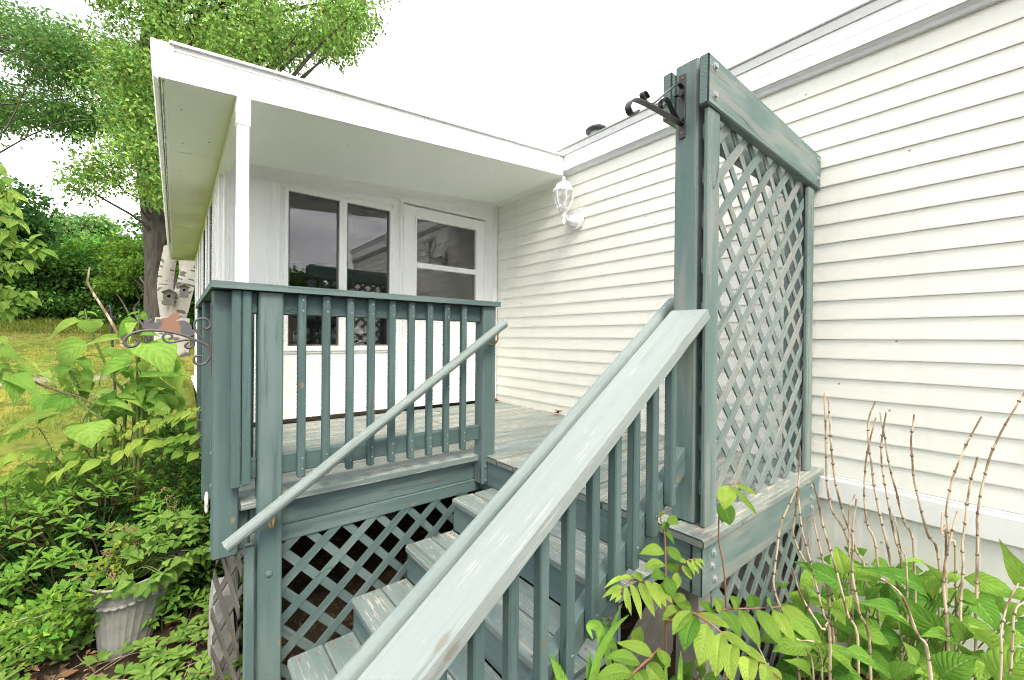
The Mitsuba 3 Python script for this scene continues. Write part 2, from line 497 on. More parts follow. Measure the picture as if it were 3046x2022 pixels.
scene['birch_bark'] = pr(proc(birch_col), .75, .2)
scene['cane_bark'] = pr(proc(lambda p, n, uv: mix((.58, .47, .34), (.20, .14, .09), smoothstep(.48, .74, fbm(p.x * 50, p.y * 50, p.z * 11) + .12 * smoothstep(.7, 1.2, p.z)))), .8, .2)
scene['cane_node'] = pr((.13, .085, .055), .85, .2)
scene['twig'] = pr((.13, .09, .06), .85, .2)
scene['green_stem'] = pr((.13, .20, .05), .6, .3)
scene['red_stem'] = pr((.23, .12, .07), .6, .3)


def leaf_col(a, b, rib=.45, veins=9.0):
    def fn(p, n, uv):
        k = dr.floor(uv.x / 2)
        u = uv.x - 2 * k
        v = uv.y
        t = k / 15.0
        c = mix(a, b, t)
        c = c * (.86 + .28 * fbm(p.x * 60, p.y * 60, p.z * 60))
        mid = smoothstep(.07, .015, dr.abs(v))
        q = u * veins - dr.abs(v) * 2.6
        q = dr.abs(q - dr.floor(q) - .5)
        sv = smoothstep(.10, .02, q)
        c = c * (1 - .34 * rib * smoothstep(.12, .40, q) * smoothstep(.05, .3, dr.abs(v)))
        return mix(c, mi.Color3f(.46, .56, .25), (mid * .7 + sv * .30) * rib)
    return fn


def leaf_bump(veins):
    def fn(p, n, uv):
        u = uv.x - 2 * dr.floor(uv.x / 2)
        v = dr.abs(uv.y)
        q = u * veins - v * 2.6
        q = dr.abs(q - dr.floor(q) - .5)
        return smoothstep(0, .35, q) * .6 + smoothstep(0, .2, v) * .5
    return fn


def leafmat(name, a, b, rib=.45, veins=9.0, trans=.75, rough=.42, spec=.5):
    scene[name] = bump({'type': 'principledthin', 'base_color': proc(leaf_col(a, b, rib, veins)), 'roughness': rough, 'diff_trans': trans, 'eta': 1.45, 'spec_trans': 0.0}, leaf_bump(veins), .006)


leafmat('leaf_catalpa', (.17, .42, .065), (.54, .76, .17), .45, 6.0, .9, .33)
leafmat('leaf_pinnate', (.13, .35, .05), (.56, .78, .14), .5, 11.0, .95, .36)
leafmat('leaf_hydrangea', (.11, .32, .045), (.42, .68, .11), .55, 8.0, .8, .32)
leafmat('leaf_shrub', (.065, .21, .04), (.33, .62, .10), .25, 7.0, .55, .27)
leafmat('leaf_berry', (.14, .35, .055), (.38, .62, .14), .45, 10.0, .8, .5)
scene['leaf_mass'] = {'type': 'principledthin', 'base_color': {'type': 'mesh_attribute', 'name': 'vertex_color'}, 'roughness': .5, 'diff_trans': .8, 'eta': 1.35, 'spec_trans': 0.0}
scene['litter'] = two({'type': 'principled', 'base_color': {'type': 'mesh_attribute', 'name': 'vertex_color'}, 'roughness': .8, 'specular': .2})
scene['window_glass'] = {'type': 'thindielectric', 'int_ior': 1.72}
scene['lamp_glass'] = {'type': 'thindielectric', 'int_ior': 1.5}
scene['insect_screen'] = two(pr((.045, .042, .042), .95, 0.0))
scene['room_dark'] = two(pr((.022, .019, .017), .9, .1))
scene['grey_wood'] = pr(proc(lambda p, n, uv: mix((.24, .23, .21), (.14, .13, .12), fbm(p.x * 60, p.y * 60, p.z * 12))), .85, .2)
scene['black_hole'] = pr((.006, .006, .006), .9, .1)
scene['ornament_white'] = pr((.62, .62, .60), .5, .4)
scene['cushion'] = pr((.16, .22, .13), .9, .1)
scene['wicker'] = pr((.16, .13, .10), .8, .2)
scene['amber'] = pr((.55, .30, .08), .2, .5)
scene['dried_flower'] = pr((.26, .17, .10), .9, .1)

# ---------------------------------------------------------------- where leaves, stems and crowns stand (world metres)
CATALPA = [(-0.133, 3.316, 1.556, -0.012, 3.089, 1.363, np.float64(0.22), 0), (-0.417, 3.503, 1.566, -0.533, 3.57, 1.377, np.float64(0.157), 0), (-0.402, 3.524, 1.694, -0.396, 3.553, 1.601, np.float64(0.122), 0), (-0.464, 3.711, 1.687, -0.574, 3.542, 1.574, np.float64(0.061), 1), (-0.196, 3.577, 1.696, -0.295, 3.642, 1.572, np.float64(0.102), 0), (-0.197, 3.352, 1.444, -0.384, 3.536, 1.305, np.float64(0.147), 0), (-0.186, 3.614, 1.296, -0.002, 3.337, 1.27, np.float64(0.102), 0), (-0.352, 3.495, 1.182, -0.185, 3.325, 1.156, np.float64(0.096), 0), (-0.476, 3.462, 1.234, -0.563, 3.275, 1.139, np.float64(0.118), 0), (-0.493, 3.347, 1.178, -0.68, 3.24, 1.099, np.float64(0.056), 1), (-0.369, 3.246, 1.115, -0.343, 3.097, 1.004, np.float64(0.196), 0), (-0.158, 3.245, 1.358, 0.094, 3.01, 1.363, np.float64(0.043), 0), (-0.256, 3.469, 1.209, -0.143, 3.359, 1.164, np.float64(0.078), 0), (-0.279, 3.562, 1.586, -0.401, 3.403, 1.546, np.float64(0.051), 1), (-0.162, 3.311, 1.594, -0.077, 3.225, 1.602, np.float64(0.063), 0), (-0.192, 3.275, 1.498, -0.304, 3.318, 1.489, np.float64(0.034), 0), (-0.443, 3.503, 1.459, -0.376, 3.417, 1.399, np.float64(0.063), 0), (-0.505, 3.537, 1.415, -0.511, 3.468, 1.346, np.float64(0.068), 0), (-0.382, 3.519, 1.361, -0.443, 3.518, 1.345, np.float64(0.076), 0), (-0.249, 3.498, 1.251, -0.155, 3.406, 1.204, np.float64(0.105), 0), (-0.393, 3.665, 1.281, -0.492, 3.743, 1.259, np.float64(0.047), 0), (-0.516, 3.753, 1.223, -0.612, 3.854, 1.213, np.float64(0.05), 0), (-0.491, 3.632, 1.248, -0.465, 3.572, 1.297, np.float64(0.042), 0), (-0.574, 3.798, 1.443, -0.64, 3.595, 1.429, np.float64(0.045), 1), (-0.417, 3.755, 1.113, -0.36, 3.65, 1.139, np.float64(0.075), 0), (-0.282, 3.567, 1.122, -0.162, 3.468, 1.078, np.float64(0.067), 0), (-0.294, 3.368, 1.265, -0.394, 3.467, 1.239, np.float64(0.044), 0), (-0.071, 3.449, 1.25, 0.003, 3.384, 1.177, np.float64(0.102), 0), (-0.485, 3.726, 1.234, -0.346, 3.486, 1.246, np.float64(0.039), 1), (-0.442, 3.701, 1.738, -0.48, 3.749, 1.708, np.float64(0.033), 0), (-0.412, 3.495, 1.73, -0.351, 3.429, 1.712, np.float64(0.022), 0), (-0.178, 3.418, 1.735, -0.255, 3.5, 1.698, np.float64(0.033), 0), (-0.177, 3.51, 1.735, -0.131, 3.491, 1.689, np.float64(0.054), 0), (-0.079, 3.361, 1.253, -0.152, 3.445, 1.163, np.float64(0.112), 0), (-0.523, 4.013, 1.339, -0.623, 3.965, 1.319, np.float64(0.078), 1), (-0.157, 3.454, 1.202, -0.079, 3.394, 1.123, np.float64(0.12), 0), (-0.314, 3.441, 1.198, -0.38, 3.42, 1.206, np.float64(0.069), 0), (-0.036, 3.187, 1.192, -0.099, 3.202, 1.134, np.float64(0.088), 0), (-0.536, 3.58, 1.15, -0.47, 3.547, 1.154, np.float64(0.038), 0), (-0.176, 3.431, 1.279, -0.242, 3.48, 1.252, np.float64(0.079), 0), (-0.207, 3.504, 1.667, -0.209, 3.249, 1.582, np.float64(0.058), 1), (-0.275, 3.53, 1.097, -0.378, 3.615, 1.135, np.float64(0.066), 0), (-0.444, 3.624, 1.043, -0.533, 3.619, 1.023, np.float64(0.058), 0), (-0.201, 3.524, 1.13, -0.122, 3.47, 1.076, np.float64(0.081), 0), (-0.343, 3.547, 1.063, -0.3, 3.497, 0.988, np.float64(0.078), 0), (-0.232, 3.655, 1.542, -0.222, 3.396, 1.453, np.float64(0.063), 0), (-0.404, 3.961, 1.126, -0.3, 3.596, 1.12, np.float64(0.081), 0), (-0.092, 3.661, 1.425, -0.022, 3.272, 1.399, np.float64(0.061), 0), (-0.232, 3.538, 1.393, -0.241, 3.576, 1.317, np.float64(0.049), 0), (-0.471, 3.92, 1.266, -0.422, 3.609, 1.203, np.float64(0.091), 0), (-0.303, 3.56, 1.145, -0.352, 3.597, 1.07, np.float64(0.095), 0), (-0.577, 3.957, 1.32, -0.453, 3.797, 1.289, np.float64(0.119), 0), (-0.21, 3.804, 1.255, -0.211, 3.499, 1.183, np.float64(0.107), 0), (-0.619, 3.879, 1.22, -0.656, 3.833, 1.096, np.float64(0.142), 0), (-0.681, 4.115, 1.327, -0.56, 3.691, 1.307, np.float64(0.052), 1), (-0.425, 3.953, 1.105, -0.309, 3.665, 1.09, np.float64(0.094), 0), (-0.467, 3.706, 1.37, -0.406, 3.579, 1.255, np.float64(0.139), 1), (-0.512, 3.845, 1.327, -0.511, 3.713, 1.251, np.float64(0.056), 0), (-0.022, 3.31, 1.242, -0.025, 3.458, 1.107, np.float64(0.107), 0), (-0.078, 3.578, 1.161, -0.043, 3.257, 1.107, np.float64(0.067), 1), (-0.584, 3.799, 1.395, -0.45, 3.634, 1.365, np.float64(0.119), 0), (-0.09, 3.382, 1.089, -0.078, 3.356, 0.988, np.float64(0.069), 0), (-0.106, 3.414, 1.501, 0.026, 3.326, 1.466, np.float64(0.12), 1), (-0.309, 3.66, 1.079, -0.388, 3.561, 1.035, np.float64(0.09), 0), (-0.328, 3.914, 1.151, -0.268, 3.641, 1.101, np.float64(0.089), 0), (-0.11, 3.371, 1.218, -0.037, 3.244, 1.151, np.float64(0.082), 0), (-0.526, 4.075, 1.196, -0.594, 3.93, 1.18, np.float64(0.113), 0), (-0.257, 3.785, 1.096, -0.309, 3.476, 1.081, np.float64(0.098), 0), (-0.055, 3.619, 1.162, -0.111, 3.381, 1.114, np.float64(0.076), 0), (-0.011, 3.346, 1.385, 0.027, 3.218, 1.261, np.float64(0.13), 1), (-0.057, 3.57, 1.155, 0.051, 3.255, 1.113, np.float64(0.141), 0), (-0.012, 3.617, 1.23, -0.018, 3.433, 1.107, np.float64(0.119), 1), (-0.5, 3.836, 1.426, -0.401, 3.564, 1.354, np.float64(0.084), 0), (-0.455, 3.991, 1.327, -0.445, 3.694, 1.215, np.float64(0.115), 0), (-0.375, 3.756, 1.483, -0.243, 3.59, 1.459, np.float64(0.093), 0), (-0.456, 3.855, 1.306, -0.443, 3.627, 1.2, np.float64(0.087), 0), (-0.147, 3.561, 1.319, -0.161, 3.494, 1.199, np.float64(0.132), 0), (-0.341, 3.908, 1.2, -0.302, 3.629, 1.118, np.float64(0.096), 0), (-0.031, 3.35, 1.453, -0.048, 3.277, 1.323, np.float64(0.136), 0), (-0.641, 4.063, 1.219, -0.701, 3.94, 1.135, np.float64(0.098), 1), (-0.071, 3.515, 1.08, 0.029, 3.436, 0.977, np.float64(0.116), 0), (-0.555, 3.841, 1.357, -0.556, 3.84, 1.261, np.float64(0.068), 1), (-0.298, 3.709, 1.35, -0.191, 3.378, 1.346, np.float64(0.085), 0), (-0.14, 3.683, 1.06, -0.053, 3.318, 1.065, np.float64(0.059), 1), (-0.404, 3.95, 1.082, -0.439, 3.706, 1.06, np.float64(0.064), 0), (-0.212, 3.751, 1.351, -0.07, 3.285, 1.325, np.float64(0.128), 0), (-0.66, 4.158, 1.105, -0.582, 3.744, 1.061, np.float64(0.085), 1), (-0.306, 3.596, 1.46, -0.231, 3.474, 1.425, np.float64(0.052), 0), (-0.149, 3.399, 1.439, -0.146, 3.39, 1.358, np.float64(0.063), 1), (-0.167, 3.447, 1.308, -0.093, 3.492, 1.229, np.float64(0.109), 0), (-0.355, 3.935, 1.121, -0.289, 3.526, 1.067, np.float64(0.103), 0), (-0.184, 3.47, 1.264, -0.154, 3.349, 1.186, np.float64(0.061), 0), (-0.6, 3.847, 1.152, -0.68, 3.829, 1.096, np.float64(0.089), 0)]
CATALPA_STEMS = [[(-0.178, 3.478, 1.134), (-0.183, 3.457, 1.336), (-0.18, 3.43, 1.535), (-0.174, 3.401, 1.734)], [(-0.157, 3.462, 1.135), (-0.169, 3.472, 1.334), (-0.173, 3.45, 1.482)], [(-0.236, 3.525, 1.234), (-0.293, 3.572, 1.32), (-0.347, 3.577, 1.454), (-0.391, 3.587, 1.598), (-0.429, 3.619, 1.735)], [(-0.336, 3.477, 1.099), (-0.406, 3.533, 1.15), (-0.462, 3.553, 1.222), (-0.481, 3.531, 1.271)], [(-0.351, 3.36, 1.076), (-0.377, 3.355, 1.11), (-0.381, 3.333, 1.169)], [(-0.457, 3.575, 1.296), (-0.497, 3.608, 1.392), (-0.512, 3.62, 1.443)], [(-0.185, 3.485, 1.427), (-0.123, 3.308, 1.556)]]
DEADSTICK = [[(-0.21, 3.697, 1.107), (-0.217, 3.703, 1.276), (-0.239, 3.721, 1.417), (-0.284, 3.758, 1.564), (-0.317, 3.785, 1.656), (-0.373, 3.831, 1.775), (-0.445, 3.889, 1.922), (-0.45, 3.894, 1.978), (-0.441, 3.887, 2.042)]]
HOOK = [[(-0.402, 4.942, 1.11), (-0.414, 4.952, 1.322), (-0.426, 4.963, 1.599), (-0.43, 4.968, 1.765), (-0.438, 4.974, 1.829), (-0.451, 4.985, 1.846), (-0.463, 4.994, 1.82), (-0.459, 4.991, 1.765)], [(-0.426, 4.964, 1.664), (-0.416, 4.956, 1.737), (-0.405, 4.947, 1.756), (-0.401, 4.944, 1.738)]]
EDGE = [(-0.661, 3.099, 1.528, -0.555, 2.949, 1.466, np.float64(0.061), 0), (-0.662, 3.1, 1.584, -0.616, 3.062, 1.539, np.float64(0.038), 1), (-0.665, 3.102, 1.446, -0.609, 3.056, 1.429, np.float64(0.056), 0), (-0.605, 3.053, 1.447, -0.509, 2.976, 1.396, np.float64(0.056), 0), (-0.611, 3.058, 1.405, -0.468, 2.814, 1.312, np.float64(0.075), 0), (-0.617, 3.062, 1.372, -0.563, 2.89, 1.286, np.float64(0.095), 0), (-0.661, 3.226, 1.455, -0.481, 2.954, 1.422, np.float64(0.029), 1), (-0.661, 3.099, 1.482, -0.629, 3.073, 1.457, np.float64(0.031), 1), (-0.653, 3.092, 1.42, -0.597, 3.047, 1.416, np.float64(0.036), 0), (-0.669, 3.104, 1.415, -0.645, 3.085, 1.359, np.float64(0.046), 0)]
EDGE_STEMS = [[(-0.694, 3.189, 1.458), (-0.645, 3.149, 1.437), (-0.624, 3.133, 1.411), (-0.596, 3.11, 1.401)], [(-0.596, 3.11, 1.401), (-0.514, 3.043, 1.352), (-0.44, 2.984, 1.319), (-0.366, 2.924, 1.293), (-0.325, 2.891, 1.265)]]
SAP_BR = [[(-0.716, 3.276, 2.463), (-0.673, 3.241, 2.399), (-0.644, 3.217, 2.329), (-0.618, 3.197, 2.292)], [(-0.715, 3.275, 2.366), (-0.664, 3.234, 2.27), (-0.635, 3.21, 2.227)], [(-0.714, 3.273, 2.205), (-0.651, 3.223, 2.184), (-0.614, 3.192, 2.152)], [(-0.714, 3.272, 2.086), (-0.664, 3.232, 2.076), (-0.588, 3.171, 2.045), (-0.546, 3.137, 2.077)], [(-0.713, 3.272, 2.0), (-0.651, 3.221, 2.028), (-0.567, 3.154, 2.023), (-0.533, 3.127, 2.024)], [(-0.713, 3.271, 1.866), (-0.663, 3.23, 1.909), (-0.6, 3.18, 1.969), (-0.575, 3.16, 1.959)], [(-0.713, 3.27, 1.796), (-0.679, 3.243, 1.834), (-0.65, 3.219, 1.818)], [(-0.712, 3.269, 1.736), (-0.641, 3.212, 1.775), (-0.587, 3.169, 1.813), (-0.562, 3.148, 1.792)], [(-0.712, 3.269, 1.731), (-0.662, 3.229, 1.716), (-0.624, 3.199, 1.754)], [(-0.714, 3.273, 2.129), (-0.676, 3.242, 2.119), (-0.651, 3.222, 2.098)], [(-0.713, 3.271, 1.946), (-0.667, 3.234, 1.958), (-0.625, 3.2, 1.937)], [(-0.715, 3.274, 2.269), (-0.681, 3.247, 2.313), (-0.665, 3.234, 2.318)]]
LEFTPIN = [([(0.111, 2.797, 1.194), (0.03, 2.824, 1.193), (-0.067, 2.862, 1.136)], 5, np.float64(0.075), np.float64(0.035), 1), ([(-0.068, 2.94, 1.094), (-0.134, 2.955, 1.134), (-0.193, 2.964, 1.089)], 4, np.float64(0.063), np.float64(0.032), 1), ([(-0.032, 2.911, 1.031), (-0.134, 2.954, 1.049), (-0.202, 2.97, 1.0)], 3, np.float64(0.11), np.float64(0.063), 1), ([(-0.279, 3.109, 0.93), (-0.395, 3.164, 0.932), (-0.468, 3.184, 0.885)], 3, np.float64(0.11), np.float64(0.063), 1), ([(-0.544, 3.323, 0.973), (-0.652, 3.371, 0.963), (-0.739, 3.402, 0.92)], 4, np.float64(0.086), np.float64(0.063), 1), ([(-0.391, 3.2, 0.975), (-0.475, 3.228, 0.977), (-0.538, 3.241, 0.99)], 3, np.float64(0.081), np.float64(0.052), 0), ([(0.111, 2.796, 1.062), (0.057, 2.801, 1.068), (0.008, 2.802, 1.064)], 3, np.float64(0.075), np.float64(0.052), 0), ([(0.112, 2.795, 0.969), (0.031, 2.822, 0.988), (-0.031, 2.833, 1.024)], 3, np.float64(0.075), np.float64(0.052), 0), ([(-0.239, 3.078, 1.115), (-0.263, 3.058, 1.11), (-0.294, 3.045, 1.077)], 3, np.float64(0.052), np.float64(0.026), 1), ([(0.111, 2.796, 1.142), (0.008, 2.841, 1.17), (-0.058, 2.856, 1.203)], 4, np.float64(0.081), np.float64(0.046), 0), ([(-0.544, 3.322, 0.87), (-0.612, 3.338, 0.901), (-0.669, 3.345, 0.865)], 3, np.float64(0.092), np.float64(0.052), 0), ([(-0.598, 3.367, 1.088), (-0.657, 3.375, 1.071), (-0.713, 3.382, 1.044)], 4, np.float64(0.081), np.float64(0.035), 0)]
AIL = [(1.221, 0.732, 0.923, 1.118, 0.745, 0.948, np.float64(0.04), 0), (1.243, 0.738, 0.929, 1.248, 0.686, 0.901, np.float64(0.039), 0), (1.095, 0.653, 0.956, 1.019, 0.668, 0.968, np.float64(0.034), 0), (1.243, 0.735, 0.884, 1.238, 0.686, 0.864, np.float64(0.039), 0), (1.238, 0.743, 0.976, 1.295, 0.732, 0.919, np.float64(0.032), 0), (1.192, 0.705, 1.045, 1.195, 0.67, 1.041, np.float64(0.037), 0), (1.181, 0.709, 1.039, 1.187, 0.706, 1.008, np.float64(0.028), 0), (1.238, 0.752, 1.025, 1.23, 0.752, 1.04, np.float64(0.025), 0), (1.219, 0.728, 0.854, 1.14, 0.723, 0.875, np.float64(0.036), 0), (1.114, 0.66, 0.913, 1.097, 0.626, 0.876, np.float64(0.04), 0), (1.261, 0.724, 0.774, 1.269, 0.676, 0.754, np.float64(0.041), 0), (1.229, 0.675, 0.758, 1.158, 0.694, 0.754, np.float64(0.047), 0), (1.019, 0.716, 0.902, 0.959, 0.637, 0.868, np.float64(0.023), 1), (1.04, 0.7, 0.906, 0.985, 0.616, 0.875, np.float64(0.028), 1), (1.054, 0.689, 0.91, 1.017, 0.615, 0.883, np.float64(0.027), 1), (1.089, 0.686, 0.895, 1.054, 0.624, 0.867, np.float64(0.025), 1), (1.101, 0.677, 0.888, 1.086, 0.624, 0.864, np.float64(0.02), 1), (0.997, 0.709, 0.918, 0.885, 0.697, 0.955, np.float64(0.016), 1), (0.977, 0.712, 0.909, 0.881, 0.7, 0.925, np.float64(0.017), 1), (0.966, 0.708, 0.904, 0.894, 0.689, 0.916, np.float64(0.014), 1), (0.955, 0.704, 0.903, 0.906, 0.679, 0.91, np.float64(0.012), 1), (0.974, 0.701, 0.915, 0.927, 0.662, 0.893, np.float64(0.012), 1), (0.977, 0.699, 0.915, 0.936, 0.655, 0.876, np.float64(0.016), 1), (1.031, 0.707, 0.912, 0.955, 0.704, 0.944, np.float64(0.022), 1), (1.048, 0.693, 0.914, 1.008, 0.7, 0.936, np.float64(0.022), 0), (1.219, 0.684, 0.877, 1.168, 0.661, 0.854, np.float64(0.027), 1), (1.23, 0.675, 0.9, 1.205, 0.631, 0.885, np.float64(0.023), 1), (1.242, 0.666, 0.914, 1.203, 0.62, 0.904, np.float64(0.016), 1), (1.253, 0.657, 0.918, 1.212, 0.613, 0.908, np.float64(0.014), 1), (1.262, 0.649, 0.92, 1.219, 0.607, 0.923, np.float64(0.012), 1), (1.27, 0.643, 0.92, 1.225, 0.603, 0.934, np.float64(0.01), 1), (1.238, 0.669, 0.914, 1.197, 0.664, 0.927, np.float64(0.018), 0), (1.157, 0.605, 0.823, 1.04, 0.596, 0.816, np.float64(0.043), 0), (1.147, 0.588, 0.822, 1.025, 0.557, 0.803, np.float64(0.054), 0), (1.152, 0.558, 0.814, 1.039, 0.52, 0.781, np.float64(0.053), 1), (1.162, 0.524, 0.803, 1.04, 0.481, 0.774, np.float64(0.052), 1), (1.169, 0.493, 0.79, 1.057, 0.454, 0.772, np.float64(0.049), 1), (1.182, 0.456, 0.768, 1.07, 0.418, 0.773, np.float64(0.048), 1), (1.172, 0.593, 0.816, 1.192, 0.513, 0.811, np.float64(0.027), 1), (1.172, 0.529, 0.8, 1.166, 0.444, 0.79, np.float64(0.027), 1), (1.179, 0.484, 0.787, 1.161, 0.409, 0.79, np.float64(0.025), 1), (1.187, 0.427, 0.76, 1.132, 0.368, 0.783, np.float64(0.038), 1), (1.181, 0.419, 0.771, 1.099, 0.395, 0.773, np.float64(0.035), 1), (1.31, 0.611, 0.755, 1.254, 0.63, 0.795, np.float64(0.034), 0), (1.328, 0.596, 0.761, 1.289, 0.601, 0.807, np.float64(0.038), 0), (1.365, 0.566, 0.768, 1.329, 0.57, 0.816, np.float64(0.038), 0), (1.406, 0.533, 0.77, 1.375, 0.533, 0.824, np.float64(0.045), 0), (1.449, 0.498, 0.769, 1.415, 0.501, 0.803, np.float64(0.041), 0), (1.471, 0.481, 0.773, 1.471, 0.416, 0.769, np.float64(0.037), 1), (1.294, 0.623, 0.751, 1.27, 0.578, 0.755, np.float64(0.035), 0), (1.328, 0.596, 0.761, 1.266, 0.517, 0.756, np.float64(0.046), 0), (1.368, 0.563, 0.766, 1.311, 0.481, 0.724, np.float64(0.046), 0), (1.412, 0.528, 0.766, 1.36, 0.442, 0.728, np.float64(0.046), 0), (1.449, 0.498, 0.765, 1.388, 0.419, 0.738, np.float64(0.042), 1), (1.254, 0.656, 0.77, 1.201, 0.673, 0.789, np.float64(0.032), 0)]
AIL_STEMS = [[(1.193, 0.703, 0.531), (1.192, 0.705, 0.658), (1.191, 0.706, 0.809), (1.215, 0.726, 0.974), (1.214, 0.74, 1.023), (1.216, 0.739, 1.048)], [(1.192, 0.705, 0.77), (1.116, 0.703, 0.862), (1.037, 0.703, 0.91), (0.986, 0.705, 0.916), (0.955, 0.704, 0.892)], [(1.232, 0.687, 0.876), (1.241, 0.667, 0.912), (1.272, 0.642, 0.92)], [(1.191, 0.706, 0.833), (1.235, 0.684, 0.888)], [(1.177, 0.692, 0.743), (1.162, 0.627, 0.81), (1.155, 0.556, 0.818), (1.171, 0.504, 0.79), (1.184, 0.429, 0.764), (1.132, 0.368, 0.789)], [(1.195, 0.703, 0.722), (1.248, 0.66, 0.746), (1.331, 0.593, 0.763), (1.409, 0.531, 0.768), (1.471, 0.481, 0.773)]]
LOW = [(0.956, 0.638, 0.749, 0.85, 0.659, 0.806, np.float64(0.04), 0), (0.898, 0.621, 0.761, 0.789, 0.645, 0.793, np.float64(0.041), 0), (1.027, 0.645, 0.731, 0.914, 0.672, 0.804, np.float64(0.034), 0), (1.025, 0.647, 0.724, 1.037, 0.599, 0.729, np.float64(0.042), 0), (1.032, 0.706, 0.722, 1.043, 0.697, 0.776, np.float64(0.037), 0), (1.041, 0.634, 0.749, 1.012, 0.593, 0.739, np.float64(0.038), 0), (0.97, 0.627, 0.745, 0.936, 0.552, 0.755, np.float64(0.049), 0), (0.917, 0.619, 0.757, 0.884, 0.568, 0.768, np.float64(0.038), 0), (1.161, 0.601, 0.625, 1.107, 0.606, 0.677, np.float64(0.036), 0), (1.138, 0.619, 0.624, 1.129, 0.589, 0.699, np.float64(0.04), 0), (1.178, 0.587, 0.621, 1.137, 0.556, 0.694, np.float64(0.04), 0), (1.137, 0.556, 0.676, 1.125, 0.502, 0.693, np.float64(0.038), 0), (1.167, 0.597, 0.654, 1.189, 0.578, 0.677, np.float64(0.033), 0), (1.115, 0.638, 0.635, 1.091, 0.594, 0.655, np.float64(0.04), 0)]
LOW_STEMS = [[(1.05, 0.64, 0.742), (0.987, 0.639, 0.74), (0.88, 0.623, 0.756), (0.832, 0.61, 0.761)], [(1.145, 0.588, 0.612), (1.153, 0.582, 0.648), (1.167, 0.571, 0.667)]]
BEHIND = [(1.228, 1.253, 0.617, 1.189, 1.22, 0.567, np.float64(0.034), 1), (1.232, 1.25, 0.607, 1.213, 1.2, 0.51, np.float64(0.037), 1), (1.336, 1.166, 0.624, 1.289, 1.165, 0.561, np.float64(0.058), 1), (1.232, 1.25, 0.62, 1.233, 1.21, 0.624, np.float64(0.013), 1)]
BEHIND_STEMS = [[(1.411, 1.118, 0.56), (1.352, 1.166, 0.618), (1.293, 1.213, 0.62), (1.228, 1.253, 0.618)]]
SPRIG = [(1.404, 0.613, 1.129, 1.33, 0.595, 1.078, np.float64(0.055), 1), (1.433, 0.642, 1.064, 1.407, 0.61, 0.998, np.float64(0.054), 0), (1.417, 0.603, 1.134, 1.435, 0.537, 1.112, np.float64(0.019), 1), (1.392, 0.597, 1.134, 1.413, 0.528, 1.055, np.float64(0.018), 0), (1.437, 0.663, 1.044, 1.431, 0.643, 0.986, np.float64(0.017), 0)]
SPRIG_STEMS = [[(1.439, 0.661, 0.931), (1.441, 0.66, 1.006), (1.43, 0.644, 1.087), (1.404, 0.613, 1.128), (1.417, 0.603, 1.134), (1.435, 0.589, 1.138)]]
STRAPS = [[(0.934, 0.72, 0.688), (0.936, 0.731, 0.751), (0.945, 0.712, 0.829), (0.944, 0.687, 0.888)], [(0.857, 0.718, 0.7), (0.888, 0.719, 0.763), (0.92, 0.693, 0.832), (0.932, 0.658, 0.876)], [(0.852, 0.722, 0.693), (0.866, 0.737, 0.728), (0.87, 0.734, 0.763)], [(0.948, 0.696, 0.654), (0.961, 0.724, 0.726), (0.95, 0.733, 0.769), (0.941, 0.753, 0.812)], [(0.901, 0.721, 0.773), (0.893, 0.728, 0.821), (0.869, 0.734, 0.838), (0.848, 0.725, 0.842), (0.843, 0.704, 0.826)], [(0.784, 0.777, 0.686), (0.803, 0.787, 0.711), (0.785, 0.801, 0.755)], [(1.035, 0.574, 0.696), (1.057, 0.583, 0.731), (1.058, 0.582, 0.768)], [(0.955, 0.664, 0.671), (0.961, 0.672, 0.704), (0.953, 0.679, 0.763), (0.934, 0.695, 0.784)], [(0.986, 0.588, 0.705), (0.987, 0.588, 0.735), (0.991, 0.585, 0.758)], [(0.775, 0.732, 0.71), (0.774, 0.759, 0.739), (0.773, 0.786, 0.76)]]
